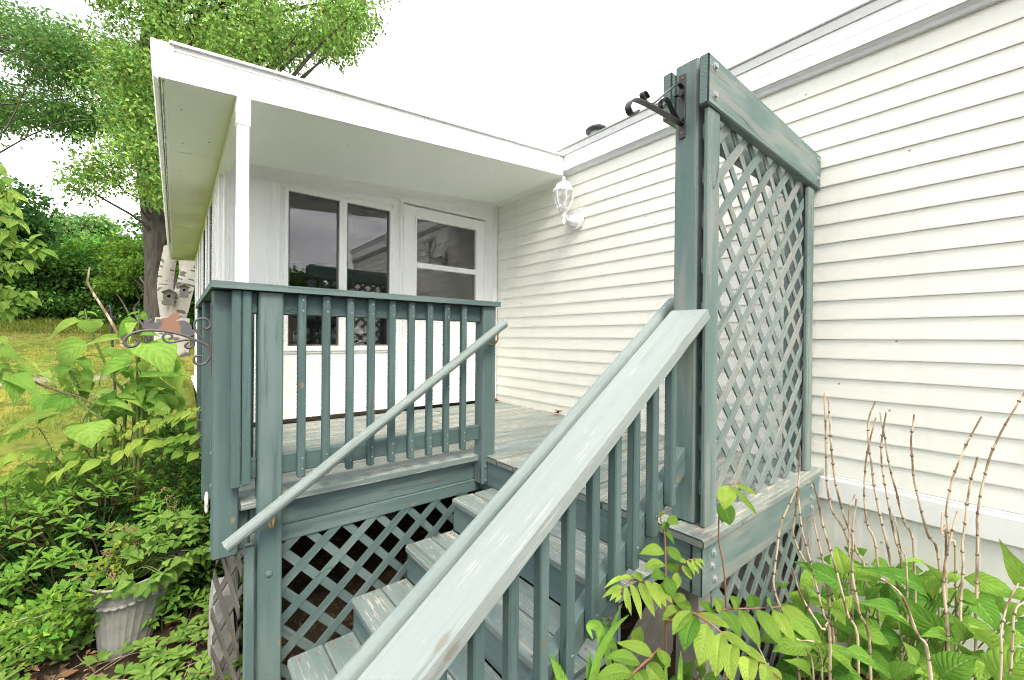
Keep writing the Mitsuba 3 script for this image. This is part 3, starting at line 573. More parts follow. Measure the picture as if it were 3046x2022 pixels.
HYD = [(1.874, 0.413, 0.766, 1.874, 0.439, 0.856, np.float64(0.073), 1), (1.865, 0.42, 0.715, 1.688, 0.499, 0.835, np.float64(0.082), 0), (1.942, 0.422, 0.723, 2.071, 0.319, 0.719, np.float64(0.053), 0), (2.109, 0.224, 0.675, 1.934, 0.365, 0.8, np.float64(0.073), 0), (2.145, 0.195, 0.733, 2.014, 0.275, 0.844, np.float64(0.069), 1), (2.162, 0.181, 0.741, 2.199, 0.152, 0.774, np.float64(0.036), 1), (2.207, 0.145, 0.756, 2.211, 0.013, 0.746, np.float64(0.074), 0), (2.24, -0.01, 0.787, 2.084, 0.052, 0.937, np.float64(0.07), 1), (1.945, 0.356, 0.665, 1.903, 0.325, 0.753, np.float64(0.043), 0), (1.965, 0.275, 0.585, 1.745, 0.324, 0.772, np.float64(0.091), 0), (2.077, 0.185, 0.608, 1.824, 0.261, 0.776, np.float64(0.091), 0), (1.776, 0.363, 0.639, 1.804, 0.276, 0.626, np.float64(0.07), 0), (1.911, 0.254, 0.62, 1.843, 0.258, 0.714, np.float64(0.047), 1), (1.982, 0.261, 0.582, 1.997, 0.211, 0.645, np.float64(0.063), 0), (2.14, 0.135, 0.738, 2.079, 0.055, 0.668, np.float64(0.091), 0), (1.988, 0.128, 0.588, 1.793, 0.196, 0.717, np.float64(0.076), 0), (2.064, 0.131, 0.602, 1.99, 0.166, 0.709, np.float64(0.054), 0), (1.988, 0.064, 0.636, 1.812, 0.104, 0.788, np.float64(0.073), 1), (1.703, 0.357, 0.556, 1.573, 0.398, 0.657, np.float64(0.067), 0), (1.608, 0.267, 0.613, 1.442, 0.312, 0.76, np.float64(0.077), 0), (1.65, 0.208, 0.65, 1.572, 0.207, 0.77, np.float64(0.065), 1), (1.713, 0.157, 0.636, 1.717, 0.09, 0.739, np.float64(0.088), 0), (1.787, 0.482, 0.551, 1.755, 0.483, 0.633, np.float64(0.058), 0), (1.747, 0.45, 0.52, 1.618, 0.49, 0.627, np.float64(0.059), 0), (1.601, 0.439, 0.506, 1.493, 0.462, 0.612, np.float64(0.055), 0), (1.761, 0.054, 0.664, 1.761, -0.009, 0.796, np.float64(0.098), 1), (1.91, 0.229, 0.565, 1.884, 0.173, 0.556, np.float64(0.072), 0), (1.92, 0.375, 0.495, 1.864, 0.395, 0.588, np.float64(0.072), 0), (1.779, 0.425, 0.66, 1.796, 0.373, 0.735, np.float64(0.052), 1), (1.774, 0.429, 0.678, 1.755, 0.38, 0.649, np.float64(0.038), 1), (2.045, 0.146, 0.663, 2.074, 0.059, 0.661, np.float64(0.06), 0), (2.253, 0.108, 0.72, 2.246, 0.049, 0.68, np.float64(0.064), 0), (2.194, 0.219, 0.644, 2.14, 0.199, 0.755, np.float64(0.059), 1), (2.112, 0.157, 0.738, 2.1, 0.102, 0.721, np.float64(0.052), 0), (2.166, 0.049, 0.678, 2.145, 0.002, 0.754, np.float64(0.063), 1), (2.087, 0.049, 0.655, 2.064, 0.003, 0.675, np.float64(0.067), 1), (2.069, 0.153, 0.629, 2.019, 0.167, 0.601, np.float64(0.041), 0), (1.66, 0.392, 0.545, 1.65, 0.336, 0.538, np.float64(0.071), 0), (1.538, 0.234, 0.673, 1.524, 0.181, 0.751, np.float64(0.054), 0), (1.932, 0.237, 0.58, 1.941, 0.178, 0.564, np.float64(0.067), 0), (1.964, 0.109, 0.621, 1.943, 0.075, 0.614, np.float64(0.053), 0), (1.609, 0.177, 0.673, 1.552, 0.184, 0.719, np.float64(0.044), 1), (1.821, 0.07, 0.675, 1.728, 0.08, 0.664, np.float64(0.057), 1), (1.727, 0.428, 0.532, 1.745, 0.388, 0.568, np.float64(0.048), 0), (2.081, 0.348, 0.647, 2.072, 0.33, 0.697, np.float64(0.053), 0), (1.77, 0.497, 0.671, 1.835, 0.444, 0.639, np.float64(0.04), 0)]
CANES = [[(1.96, 0.501, 1.401), (1.963, 0.498, 1.259), (1.965, 0.495, 1.121), (1.98, 0.483, 0.961), (2.043, 0.431, 0.747)], [(1.948, 0.485, 1.384), (1.959, 0.475, 1.15), (1.982, 0.456, 0.991), (2.03, 0.416, 0.811), (2.066, 0.387, 0.66)], [(2.021, 0.362, 1.378), (2.004, 0.375, 1.312), (2.006, 0.373, 1.187), (2.028, 0.354, 1.004), (2.069, 0.32, 0.785), (2.099, 0.296, 0.588)], [(2.168, 0.385, 1.299), (2.138, 0.408, 1.134), (2.132, 0.412, 0.985), (2.142, 0.403, 0.876), (2.174, 0.376, 0.715)], [(2.187, 0.357, 1.321), (2.17, 0.369, 1.161), (2.189, 0.353, 0.99), (2.214, 0.332, 0.826), (2.236, 0.314, 0.682)], [(2.234, 0.383, 1.312), (2.252, 0.368, 1.18), (2.274, 0.349, 1.036), (2.309, 0.32, 0.875), (2.344, 0.291, 0.727)], [(2.204, 0.279, 1.323), (2.196, 0.285, 1.221), (2.205, 0.277, 1.07), (2.241, 0.246, 0.874), (2.28, 0.214, 0.73)], [(2.253, 0.111, 1.335), (2.186, 0.164, 1.154), (2.161, 0.184, 1.019), (2.165, 0.18, 0.898), (2.185, 0.163, 0.799)], [(2.092, 0.112, 1.217), (2.069, 0.129, 1.078), (2.057, 0.139, 0.946), (2.055, 0.14, 0.813), (2.051, 0.142, 0.582)], [(2.259, 0.004, 1.462), (2.171, 0.074, 1.259), (2.132, 0.104, 1.091), (2.124, 0.11, 0.93), (2.123, 0.11, 0.762)], [(1.896, 0.14, 1.075), (1.872, 0.159, 0.949), (1.865, 0.164, 0.82), (1.876, 0.154, 0.599)], [(1.873, 0.171, 1.068), (1.871, 0.173, 0.999), (1.884, 0.162, 0.938)], [(1.714, 0.351, 1.093), (1.707, 0.356, 0.985), (1.707, 0.355, 0.845), (1.723, 0.342, 0.73), (1.751, 0.318, 0.596)], [(1.607, 0.437, 1.143), (1.633, 0.416, 0.997), (1.663, 0.391, 0.87), (1.694, 0.366, 0.723), (1.721, 0.342, 0.602)], [(1.747, 0.518, 1.223), (1.744, 0.519, 1.106), (1.736, 0.525, 1.0), (1.731, 0.528, 0.893), (1.776, 0.492, 0.78), (1.832, 0.447, 0.668)], [(1.739, 0.523, 1.071), (1.698, 0.556, 0.95), (1.679, 0.57, 0.794), (1.68, 0.569, 0.694), (1.744, 0.516, 0.468)], [(1.685, 0.503, 1.088), (1.692, 0.496, 0.965), (1.722, 0.471, 0.815), (1.755, 0.444, 0.651), (1.782, 0.422, 0.562)], [(1.496, 0.461, 0.895), (1.521, 0.441, 0.804), (1.569, 0.402, 0.706), (1.588, 0.386, 0.669)], [(1.45, 0.242, 0.977), (1.489, 0.21, 0.934), (1.522, 0.183, 0.835), (1.551, 0.159, 0.712)], [(1.73, 0.017, 0.968), (1.696, 0.043, 0.858), (1.695, 0.044, 0.713)], [(1.78, 0.002, 0.919), (1.748, 0.027, 0.792)], [(1.946, 0.292, 0.995), (1.962, 0.279, 0.886), (1.981, 0.263, 0.77)], [(1.786, 0.485, 0.965), (1.803, 0.47, 0.859), (1.832, 0.447, 0.717), (1.849, 0.432, 0.59)], [(1.411, 0.528, 0.661), (1.435, 0.508, 0.594), (1.44, 0.504, 0.546)], [(1.507, 0.451, 0.674), (1.569, 0.401, 0.601)], [(1.531, 0.432, 0.644), (1.55, 0.416, 0.547)], [(2.027, 0.42, 1.015), (2.011, 0.432, 0.962), (2.012, 0.431, 0.863)], [(2.057, 0.072, 0.555), (2.072, 0.06, 0.512)]]
MAPLE = [(-1.112, 12.233, 4.836), (-0.421, 10.353, 6.365), (-0.496, 8.63, 5.839), (-0.591, 10.688, 6.774), (-0.479, 9.427, 7.188), (0.441, 7.847, 6.419), (1.719, 10.948, 9.546), (2.302, 7.677, 8.085), (-0.226, 12.032, 6.653), (1.042, 8.31, 8.237), (-0.893, 11.808, 6.553), (1.547, 8.729, 7.016), (0.844, 9.509, 7.023), (1.032, 8.001, 6.303), (2.492, 8.29, 7.99), (0.558, 9.99, 7.849), (-1.418, 11.657, 4.469), (-0.691, 10.721, 6.382), (0.057, 10.351, 7.388), (0.476, 8.71, 8.222), (-0.923, 12.502, 6.626), (2.589, 9.605, 8.707), (1.257, 7.175, 7.328), (-0.49, 11.165, 8.96), (-0.009, 8.801, 7.803), (0.791, 8.637, 7.659), (-0.087, 8.277, 5.603), (0.176, 8.765, 6.201), (0.826, 10.022, 8.345), (1.948, 9.541, 8.916), (-0.554, 10.225, 5.445), (1.171, 9.848, 7.764), (-0.16, 9.543, 4.24), (0.271, 7.93, 6.549), (2.902, 9.265, 10.013), (0.739, 8.988, 6.778), (-0.644, 10.458, 5.369), (-0.783, 11.576, 9.106), (-0.215, 9.661, 6.094), (1.856, 7.521, 6.673), (-0.432, 8.808, 4.576), (-0.652, 11.171, 5.15), (2.231, 7.759, 6.831), (-0.257, 10.867, 4.537), (-0.84, 9.223, 5.405), (2.439, 8.76, 7.627), (2.166, 8.79, 7.307), (-0.534, 9.679, 8.057), (-0.359, 11.9, 5.302), (-1.422, 13.021, 9.67), (-0.991, 9.937, 7.554), (2.241, 10.183, 9.866), (2.437, 7.226, 7.0), (0.669, 10.349, 9.108), (-0.188, 12.15, 10.103), (-1.184, 11.69, 8.319), (-0.376, 9.713, 5.843), (-0.438, 9.662, 8.102), (-0.171, 9.593, 6.957), (-0.208, 10.589, 7.465), (-0.437, 9.505, 8.293), (1.566, 10.216, 8.348), (-1.027, 12.308, 7.019), (-0.981, 13.068, 5.579), (1.919, 7.02, 6.511), (-0.2, 8.859, 3.873), (-0.142, 11.62, 4.55), (-0.688, 9.332, 6.07), (-0.539, 12.645, 10.24), (0.487, 9.155, 6.665), (-0.453, 11.23, 9.522), (-0.901, 9.941, 7.814), (2.236, 8.013, 6.815), (1.022, 7.322, 6.638), (-0.506, 10.546, 6.425), (-0.591, 10.963, 7.058), (-0.267, 8.522, 4.878), (2.841, 9.083, 9.103), (2.796, 8.802, 7.989), (2.63, 8.972, 7.65), (-0.72, 9.615, 7.086), (1.803, 8.847, 7.342), (-0.695, 8.833, 4.487), (1.596, 10.706, 8.799), (3.291, 8.763, 9.26), (0.388, 9.185, 7.817), (3.076, 8.193, 8.875), (0.273, 9.151, 7.968), (-0.362, 8.409, 4.35), (-0.597, 8.677, 5.747), (2.147, 7.596, 7.514), (0.982, 9.81, 7.927), (-0.499, 11.861, 5.891), (0.989, 8.519, 6.61), (-0.95, 9.365, 4.238), (3.021, 7.81, 8.489), (1.096, 9.365, 7.509), (0.048, 8.07, 5.319), (-0.215, 11.608, 7.634), (1.279, 7.946, 6.459), (-0.205, 10.914, 8.597), (0.711, 7.552, 6.072), (0.206, 9.663, 6.652), (1.131, 8.323, 6.736), (1.086, 10.78, 9.316), (0.045, 8.15, 4.788), (1.795, 9.59, 7.431), (1.097, 8.113, 7.284), (2.144, 6.705, 6.666), (0.127, 11.132, 6.855), (-0.917, 11.869, 5.945), (2.364, 8.8, 8.024), (-0.465, 9.211, 5.491), (-0.092, 12.282, 9.207), (1.297, 8.901, 7.309), (-0.637, 9.319, 5.168), (1.269, 9.327, 7.844), (-1.089, 12.033, 9.045), (-0.539, 11.584, 5.566), (-0.188, 9.954, 8.318), (0.612, 8.417, 7.745), (2.11, 6.562, 6.798), (-0.0, 8.6, 4.108), (1.598, 8.529, 8.405), (0.623, 8.323, 6.369), (-0.587, 9.975, 4.995), (3.504, 8.687, 9.901), (2.348, 7.849, 7.187), (2.327, 10.125, 9.556), (1.456, 8.558, 8.544), (2.155, 7.545, 8.303), (-0.886, 8.946, 7.301), (1.615, 9.489, 7.371), (-0.588, 12.565, 10.182), (1.234, 9.688, 7.54), (0.373, 11.553, 9.138), (0.447, 9.434, 8.205), (-1.006, 9.273, 4.228), (1.579, 7.392, 6.594), (2.382, 7.999, 7.373), (-0.441, 9.861, 5.806), (-0.024, 12.176, 5.502), (1.218, 9.909, 9.089), (-0.249, 9.888, 7.975), (0.787, 8.95, 8.225), (1.243, 10.581, 9.944), (1.35, 8.292, 6.999), (0.04, 11.258, 8.011), (-0.077, 8.465, 6.36), (2.214, 8.559, 8.558), (2.289, 10.27, 8.268), (1.417, 8.941, 6.922), (-0.925, 11.779, 8.905), (-0.844, 11.879, 7.433), (-1.454, 11.604, 8.777), (-0.35, 9.509, 7.919), (-0.293, 10.87, 4.392), (-0.474, 11.668, 8.755), (0.794, 11.218, 7.842), (-1.431, 11.194, 4.441), (-0.809, 11.698, 8.018), (-0.21, 11.434, 4.584), (-0.181, 10.407, 7.554), (3.209, 8.238, 8.725), (1.021, 8.996, 6.959), (2.396, 9.364, 7.752), (0.644, 9.529, 7.252), (-1.062, 10.727, 7.039), (-0.41, 10.929, 4.573), (-0.457, 11.613, 6.84)]
OAK = [(-0.743, 12.961, 6.452), (-4.014, 17.343, 7.458), (-1.852, 15.277, 8.983), (-1.898, 14.159, 7.586), (-2.758, 16.306, 8.863), (-0.682, 14.167, 6.94), (-2.368, 14.226, 8.3), (-1.997, 13.897, 8.376), (-3.022, 15.975, 9.361), (-3.701, 17.247, 7.34), (-1.661, 15.518, 7.287), (-0.677, 13.178, 6.518), (-1.505, 14.62, 7.556), (-2.483, 16.603, 8.817), (-2.329, 15.004, 7.078), (-1.058, 14.257, 7.002), (-2.254, 15.894, 7.196), (-2.371, 14.973, 8.842), (-1.808, 14.481, 7.755), (-4.041, 17.34, 7.495), (-1.777, 14.241, 8.561), (-2.207, 14.626, 6.897), (-3.354, 16.006, 6.994), (-2.981, 16.36, 9.491), (-3.499, 15.099, 6.369), (-3.036, 15.067, 6.91), (-3.423, 15.969, 7.517), (-3.514, 15.945, 9.406), (-2.578, 16.004, 9.31), (-3.017, 15.811, 9.373), (-2.115, 15.253, 8.595), (-3.468, 15.675, 6.59), (-1.848, 13.759, 7.861), (-3.695, 15.62, 9.13), (-3.812, 16.598, 7.827), (-0.783, 15.407, 7.445), (-2.045, 15.692, 7.564), (-3.566, 15.711, 7.254), (-3.604, 15.726, 8.811), (-2.597, 15.969, 9.019), (-3.696, 17.671, 7.471), (-1.611, 14.839, 8.472), (-2.524, 14.722, 7.767), (-3.714, 16.151, 7.161), (-2.379, 15.704, 7.075), (-3.174, 16.504, 7.384), (-2.563, 14.823, 7.913), (-2.14, 15.141, 8.529), (-1.413, 13.676, 8.073), (-3.972, 17.615, 10.036), (-1.976, 15.59, 7.043), (-4.267, 17.656, 8.066), (-1.582, 14.418, 8.08), (-2.436, 14.872, 7.081), (-2.512, 16.703, 8.897), (-1.424, 15.515, 7.283), (-3.106, 15.986, 9.039), (-1.803, 15.177, 7.065), (-4.209, 17.923, 10.084), (-3.508, 15.647, 8.48), (-2.422, 14.462, 7.684), (-2.364, 16.065, 7.133), (-1.858, 16.282, 9.201), (-1.322, 13.66, 7.598), (-1.941, 14.245, 6.752), (-2.325, 15.138, 8.178), (-1.73, 15.425, 7.131), (-2.412, 15.009, 6.668), (-1.624, 15.489, 8.08), (-2.046, 15.589, 8.768), (-1.709, 15.267, 7.243), (-2.176, 16.245, 7.411), (-3.98, 17.396, 7.556), (-3.501, 16.546, 7.586), (-3.232, 15.176, 6.912), (-1.919, 14.423, 8.129), (-2.051, 14.403, 7.969), (-1.288, 15.201, 8.076), (-2.982, 15.922, 8.953), (-4.247, 17.589, 9.889), (-3.725, 17.237, 7.788), (-2.882, 16.567, 8.043), (-2.293, 14.099, 8.191), (-2.141, 14.883, 6.692), (-2.247, 15.175, 8.529), (-1.899, 15.139, 8.35), (-1.992, 15.993, 9.031), (-3.737, 16.236, 7.694), (-2.422, 16.221, 7.494), (-1.858, 14.322, 8.467), (-2.446, 14.911, 8.744), (-2.644, 14.554, 8.214), (-2.527, 15.401, 9.176), (-3.371, 17.303, 7.471), (-2.815, 16.88, 8.326)]
UNDER = [(-1.116, 15.335, 3.501), (-0.489, 14.047, 3.225), (-0.145, 15.246, 3.77), (-1.369, 16.817, 3.438), (-0.682, 15.758, 3.125), (-1.453, 16.171, 3.054), (-0.097, 15.412, 3.808), (-0.073, 15.91, 3.266), (-0.868, 15.324, 2.923), (-0.781, 14.888, 3.292), (-0.675, 14.933, 3.867), (-0.6, 16.292, 3.587), (-0.419, 16.019, 2.701), (0.112, 13.814, 3.16), (-0.028, 15.342, 3.569), (-1.198, 15.921, 2.875), (-1.367, 15.638, 2.91), (-0.231, 13.782, 2.679), (-0.363, 16.044, 4.226), (0.108, 15.965, 3.83), (-1.234, 16.049, 3.913), (-0.098, 16.031, 4.306), (-0.042, 14.705, 3.938), (-0.68, 15.563, 3.341), (-0.65, 16.425, 3.506), (-0.719, 15.917, 3.905), (-1.24, 16.999, 4.334), (-0.611, 14.008, 3.376), (-0.774, 14.161, 3.308), (-0.47, 14.018, 3.209), (-0.507, 15.64, 3.805), (-0.987, 16.175, 3.224), (-1.138, 15.926, 3.79), (-0.973, 15.075, 3.899)]

# ---------------------------------------------------------------- ground
def sheet(xs, ys, dz=0.0, rough=0.0, f=None):
    X, Y = np.meshgrid(xs, ys, indexing='ij')
    Z = ground_z(X, Y) + dz
    if rough:
        q = np.stack([X, Y, X * 0], -1).reshape(-1, 3)
        Z = Z + rough * (meshkit.noise(q * 1.7).reshape(X.shape) - .5) + rough * .4 * (meshkit.noise(q * 6).reshape(X.shape) - .5)
    V = np.stack([X, Y, Z], -1).reshape(-1, 3)
    n, m = X.shape
    i = (np.arange(n - 1)[:, None] * m + np.arange(m - 1)[None]).ravel()
    return V, np.stack([i, i + m, i + m + 1, i + 1], 1)


struct('ground', sheet(np.concatenate([np.linspace(-120, -3, 20), np.linspace(-2.8, 3.4, 63), np.linspace(3.8, 120, 20)]), np.concatenate([np.linspace(-90, -3, 16), np.linspace(-2.8, 9, 119), np.linspace(9.5, 140, 40)]), 0, .03), 'soil', True)
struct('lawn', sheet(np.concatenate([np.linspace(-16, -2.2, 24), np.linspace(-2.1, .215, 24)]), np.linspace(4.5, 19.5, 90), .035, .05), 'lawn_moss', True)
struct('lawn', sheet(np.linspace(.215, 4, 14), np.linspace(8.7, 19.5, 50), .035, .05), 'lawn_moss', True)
struct('forest_ground', sheet(np.linspace(-60, 40, 60), np.linspace(17.5, 90, 50), .06, .2), 'forest_floor', True)

# ---------------------------------------------------------------- the mobile home
WX = 2.70
home = thing('mobile_home', 'long mobile home with cream clapboard siding, white eave and white skirting', 'house')
wall = part(home, 'wall', bx(WX + .004, WX + .16, -.94, 9.0, .0, 3.06, 1), 'vinyl')
PITCH = .1015
for k in range(-7, 14):
    z = 1.611 + PITCH * k
    if z < .88:
        continue
    pair = (k + 40) // 2
    j1, j2 = .36 + .035 * math.sin(pair * 2.7), 2.85 + .02 * math.sin(pair * 1.9)
    for i, (y0, y1) in enumerate(((-.94, j1), (j1, j2), (j2, 3.60))):
        o = .0012 if i == 1 else 0.0
        e = .012 if i != 1 else 0
        y0b, y1b = (y0 - (.015 if i == 2 else 0), y1 + (.015 if i == 0 else 0))
        h = PITCH
        prof = [(WX - .0110 - o, z + .0012 - o), (WX - .0110 - o, z + .006), (WX - .0015 - o, z + h + .004), (WX + .003, z + h + .004), (WX + .003, z + .004), (WX - .008 - o, z + .0012 - o)]
        part(wall, 'siding_board', prism(prof, lambda x, zz, d, y0=y0b: (x, y0 + d, zz), y1b - y0b), 'vinyl')
# eave: crown, fascia boards, drip edge
part(home, 'eave_crown', prism([(2.672, 3.034), (2.664, 3.050), (2.645, 3.066), (2.70, 3.066), (2.70, 3.034)], lambda x, z, d: (x, -1.0 + d, z), 10.2), 'grey_roof_metal')
part(home, 'fascia', prism([(2.640, 3.068), (2.640, 3.126), (2.6425, 3.129), (2.640, 3.132), (2.640, 3.198), (2.70, 3.198), (2.70, 3.068)], lambda x, z, d: (x, -1.0 + d, z), 10.2), 'white_alu')
part(home, 'drip_edge', prism([(2.632, 3.200), (2.628, 3.246), (2.640, 3.252), (2.72, 3.256), (2.72, 3.200)], lambda x, z, d: (x, -1.02 + d, z), 10.2), 'grey_roof_metal')
part(home, 'roof', prism([(2.622, 3.254), (2.622, 3.262), (4.8, 3.62), (7.0, 3.26), (7.0, 3.2), (2.72, 3.2)], lambda x, z, d: (x, -1.02 + d, z), 10.1), 'roof_membrane')
vent = part(home, 'roof_vent', lathe([(.055, -.2), (.055, .1), (.06, .1), (.06, -.2)], (3.05, 2.56, 3.44), 18, (0, 0, 1)), 'galvanized', 40)
part(vent, 'cap', lathe([(0, .13), (.09, .12), (.105, .10), (.10, .088), (.06, .085), (.05, .10)], (3.05, 2.56, 3.44), 18), 'black_iron', 40)
part(home, 'base_trim', prism([(2.678, .765), (2.674, .770), (2.674, .876), (2.682, .884), (2.682, .897), (2.70, .899), (2.70, .765)], lambda x, z, d: (x, -.96 + d, z), 4.6), 'white_alu')
sk, P = [], []
y = -.94
i = 0
while y < 3.6:
    for dy, x in ((0, 2.712), (.062, 2.712), (.067, 2.704), (.083, 2.704), (.088, 2.712)):
        P.append((x, y + dy))
    y += .1
P2 = P + [(2.76, P[-1][1]), (2.76, P[0][1])]
part(home, 'skirting', prism(P2, lambda x, yy, d: (x, yy, -.05 + d), .82), 'skirting')
part(home, 'end_wall', bx(2.70, 7.0, -.94, -.90, .0, 3.2, 0), 'vinyl')
part(home, 'corner_trim', bx(2.672, 2.699, -.985, -.9405, .70, 3.06, 2), 'white_alu')

# ---------------------------------------------------------------- enclosed porch with its roof
porch = thing('porch_room', 'white enclosed porch with storm door, double window and flat overhanging roof', 'porch')
YW = 3.616


def rz(x, base):      # the roof rises towards the home
    return base + .0790 * (x + .065)


def roofslab(x0, x1, z0, z1, y0, y1):
    p = [(x0, rz(x0, z0)), (x1, rz(x1, z0)), (x1, rz(x1, z1)), (x0, rz(x0, z1))]
    return prism(p, lambda x, z, d: (x, y0 + d, z), y1 - y0)


pr_roof = part(porch, 'roof', roofslab(-.055, 2.636, 2.845, 2.975, 2.61, 8.50), 'roof_membrane')
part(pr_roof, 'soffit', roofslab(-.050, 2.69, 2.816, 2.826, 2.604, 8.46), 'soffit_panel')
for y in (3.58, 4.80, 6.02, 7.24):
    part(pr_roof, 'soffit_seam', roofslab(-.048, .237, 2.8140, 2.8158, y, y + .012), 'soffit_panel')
zs = [2.814, 2.868, 2.872, 2.903, 2.907, 2.978]
for a, b, yo in ((2.814, 2.868, 0), (2.869, 2.906, .002), (2.907, 2.955, .0035), (2.955, 2.979, .000)):
    part(pr_roof, 'fascia_strip', roofslab(-.062, 2.634, a, b, 2.58 + yo, 2.602), 'white_alu')
part(pr_roof, 'drip_edge', roofslab(-.03, 2.634, 2.979, 2.992, 2.564, 2.64), 'grey_roof_metal')
part(pr_roof, 'corner_flashing', roofslab(-.0655, -.012, 2.812, 2.985, 2.5755, 2.5785), 'white_alu')
part(pr_roof, 'gutter', prism([(-.066, 2.812), (-.072, 2.80), (-.086, 2.812), (-.094, 2.86), (-.098, 2.975), (-.092, 2.985), (-.066, 2.98)], lambda x, z, d: (x, 2.572 + d, z), 5.92), 'white_alu')
part(pr_roof, 'fascia_seam', roofslab(1.302, 1.3045, 2.816, 2.977, 2.578, 2.584), 'grey_roof_metal')
for x, y in ((.02, 2.9), (.03, 3.4), (.025, 4.1), (.16, 3.3), (.9, 2.9), (1.6, 3.2), (2.1, 2.85), (1.2, 3.4)):
    part(pr_roof, 'nail', lathe([(.0, -.003), (.004, -.002), (.004, 0)], (x, y, rz(x, 2.8157)), 8), 'grey_iron')
part(pr_roof, 'edge_bead', bx(-.052, -.040, 2.61, 8.44, 2.804, 2.8135, 1), 'white_alu')
part(pr_roof, 'back_fascia', roofslab(-.06, 2.69, 2.78, 2.97, 8.47, 8.50), 'white_alu')
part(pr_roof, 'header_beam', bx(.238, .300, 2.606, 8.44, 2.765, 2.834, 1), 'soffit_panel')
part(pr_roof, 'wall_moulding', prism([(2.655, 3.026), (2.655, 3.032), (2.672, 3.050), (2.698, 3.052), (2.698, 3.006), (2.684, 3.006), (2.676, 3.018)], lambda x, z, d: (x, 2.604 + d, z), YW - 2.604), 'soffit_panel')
pst = part(porch, 'roof_post', bx(.244, .298, 2.586, 2.640, .926, 2.764, 2, .004), 'white_alu')
part(pst, 'bracket', prism([(2.582, 2.70), (2.578, 2.79), (2.572, 2.834), (2.644, 2.834), (2.644, 2.70)], lambda y, z, d: (.2405 + d, y, z), .0615), 'white_alu')
part(pst, 'sleeve', bx(.2425, .2995, 2.5845, 2.6415, .93, 2.28, 2, .003), 'white_alu')

# front wall, built round the openings
W1, W2, WZ = (.676, 1.055), (1.116, 1.490), (1.525, 2.727)


def wallpiece(x0, x1, z0, z1):
    if z1 is None:
        p = [(x0, z0), (x1, z0), (x1, rz(x1, 2.81)), (x0, rz(x0, 2.81))]
    else:
        p = [(x0, z0), (x1, z0), (x1, z1), (x0, z1)]
    return prism(p, lambda x, z, d: (x, YW + d, z), .06)


fw = part(porch, 'front_wall', join([wallpiece(.27, .652, .958, None), wallpiece(.652, 1.513, .958, 1.502), wallpiece(.652, 1.513, 2.75, None), wallpiece(1.513, 1.60, .958, None), wallpiece(1.60, 2.525, 2.83, None), wallpiece(2.525, 2.70, .958, None)]), 'white_wall')
part(porch, 'base_strip', bx(.25, 2.66, YW - .004, YW + .05, .925, .957, 0), 'black_rubber')


def slope_bar(x0, x1, z, h, y0, y1):
    p = [(x0, rz(x0, z)), (x1, rz(x1, z)), (x1, rz(x1, z + h)), (x0, rz(x0, z + h))]
    return prism(p, lambda x, zz, d: (x, y0 + d, zz), y1 - y0)


part(porch, 'crown_moulding', join([slope_bar(.30, 2.66, 2.800, .018, YW - .034, YW), slope_bar(.30, 2.66, 2.782, .018, YW - .024, YW - .0005), slope_bar(.30, 2.66, 2.762, .02, YW - .012, YW - .001)]), 'white_alu')
part(porch, 'frieze_strip', join([slope_bar(.345, 1.60, 2.735, .006, YW - .009, YW), slope_bar(.345, 1.60, 2.720, .006, YW - .009, YW)]), 'white_alu')
ribs = [bx(x, x + .005, YW - .006, YW, .96, 2.77, 2, .001) for x in (.352, .372, .538, .560)]
part(porch, 'panel_rib', join(ribs), 'white_alu')
part(porch, 'corner_trim', join([bx(.262, .345, YW - .012, YW + .06, .958, 2.80, 2, .003)] + [bx(x, x + .007, YW - .017, YW - .0125, .958, 2.79, 2, .002) for x in (.268, .290, .312, .334)]), 'white_alu')
part(porch, 'corner_trim', join([bx(2.640, 2.692, YW - .012, YW, .935, 3.006, 2, .003), bx(2.655, 2.675, YW - .018, YW - .0125, .935, 3.0, 2, .002)]), 'white_alu')


def frame_parts(parent, x0, x1, z0, z1, w, y0, y1, mat='white_alu', name='frame'):
    part(parent, name, join([bx(x0 - w, x0, y0, y1, z0 - w, z1 + w, 2, .003), bx(x1, x1 + w, y0, y1, z0 - w, z1 + w, 2, .003), bx(x0, x1, y0, y1, z1, z1 + w, 0, .003), bx(x0, x1, y0, y1, z0 - w, z0, 0, .003)]), mat)


def pane(parent, x0, x1, z0, z1, y, name='pane'):
    V = np.array([[x0, y, z0], [x1, y, z0], [x1, y, z1], [x0, y, z1]])
    part(parent, name, (V, np.array([[0, 1, 2], [0, 2, 3]])), 'window_glass')


win = part(porch, 'window', join([bx(.605, .618, YW - .010, YW, 1.475, 2.79, 2, .002), bx(.630, .637, YW - .008, YW, 1.49, 2.775, 2, .002), bx(1.517, 1.530, YW - .010, YW, 1.475, 2.79, 2, .002), bx(.619, 1.516, YW - .010, YW, 2.775, 2.79, 0, .002)]), 'white_alu')
frame_parts(win, W1[0], W2[1], WZ[0], WZ[1], .026, YW - .016, YW + .045)
part(win, 'mullion', bx(W1[1], W2[0], YW - .018, YW + .04, WZ[0], WZ[1], 2, .003), 'white_alu')
for a, b in (W1, W2):
    s = part(win, 'sash', join([bx(a + .0005, a + .012, YW + .004, YW + .03, WZ[0], WZ[1], 2, .002), bx(b - .012, b - .0005, YW + .004, YW + .03, WZ[0], WZ[1], 2, .002), bx(a + .012, b - .012, YW + .004, YW + .03, WZ[1] - .012, WZ[1], 0, .002), bx(a + .012, b - .012, YW + .004, YW + .03, WZ[0], WZ[0] + .012, 0, .002)]), 'grey_iron')
    pane(win, a + .011, b - .011, WZ[0] + .01, WZ[1] - .01, YW + .018)
part(win, 'sill', join([bx(.62, 1.515, YW - .026, YW, 1.484, 1.498, 0, .002), bx(.615, 1.52, YW - .014, YW, 1.466, 1.4835, 0, .002)]), 'white_alu')
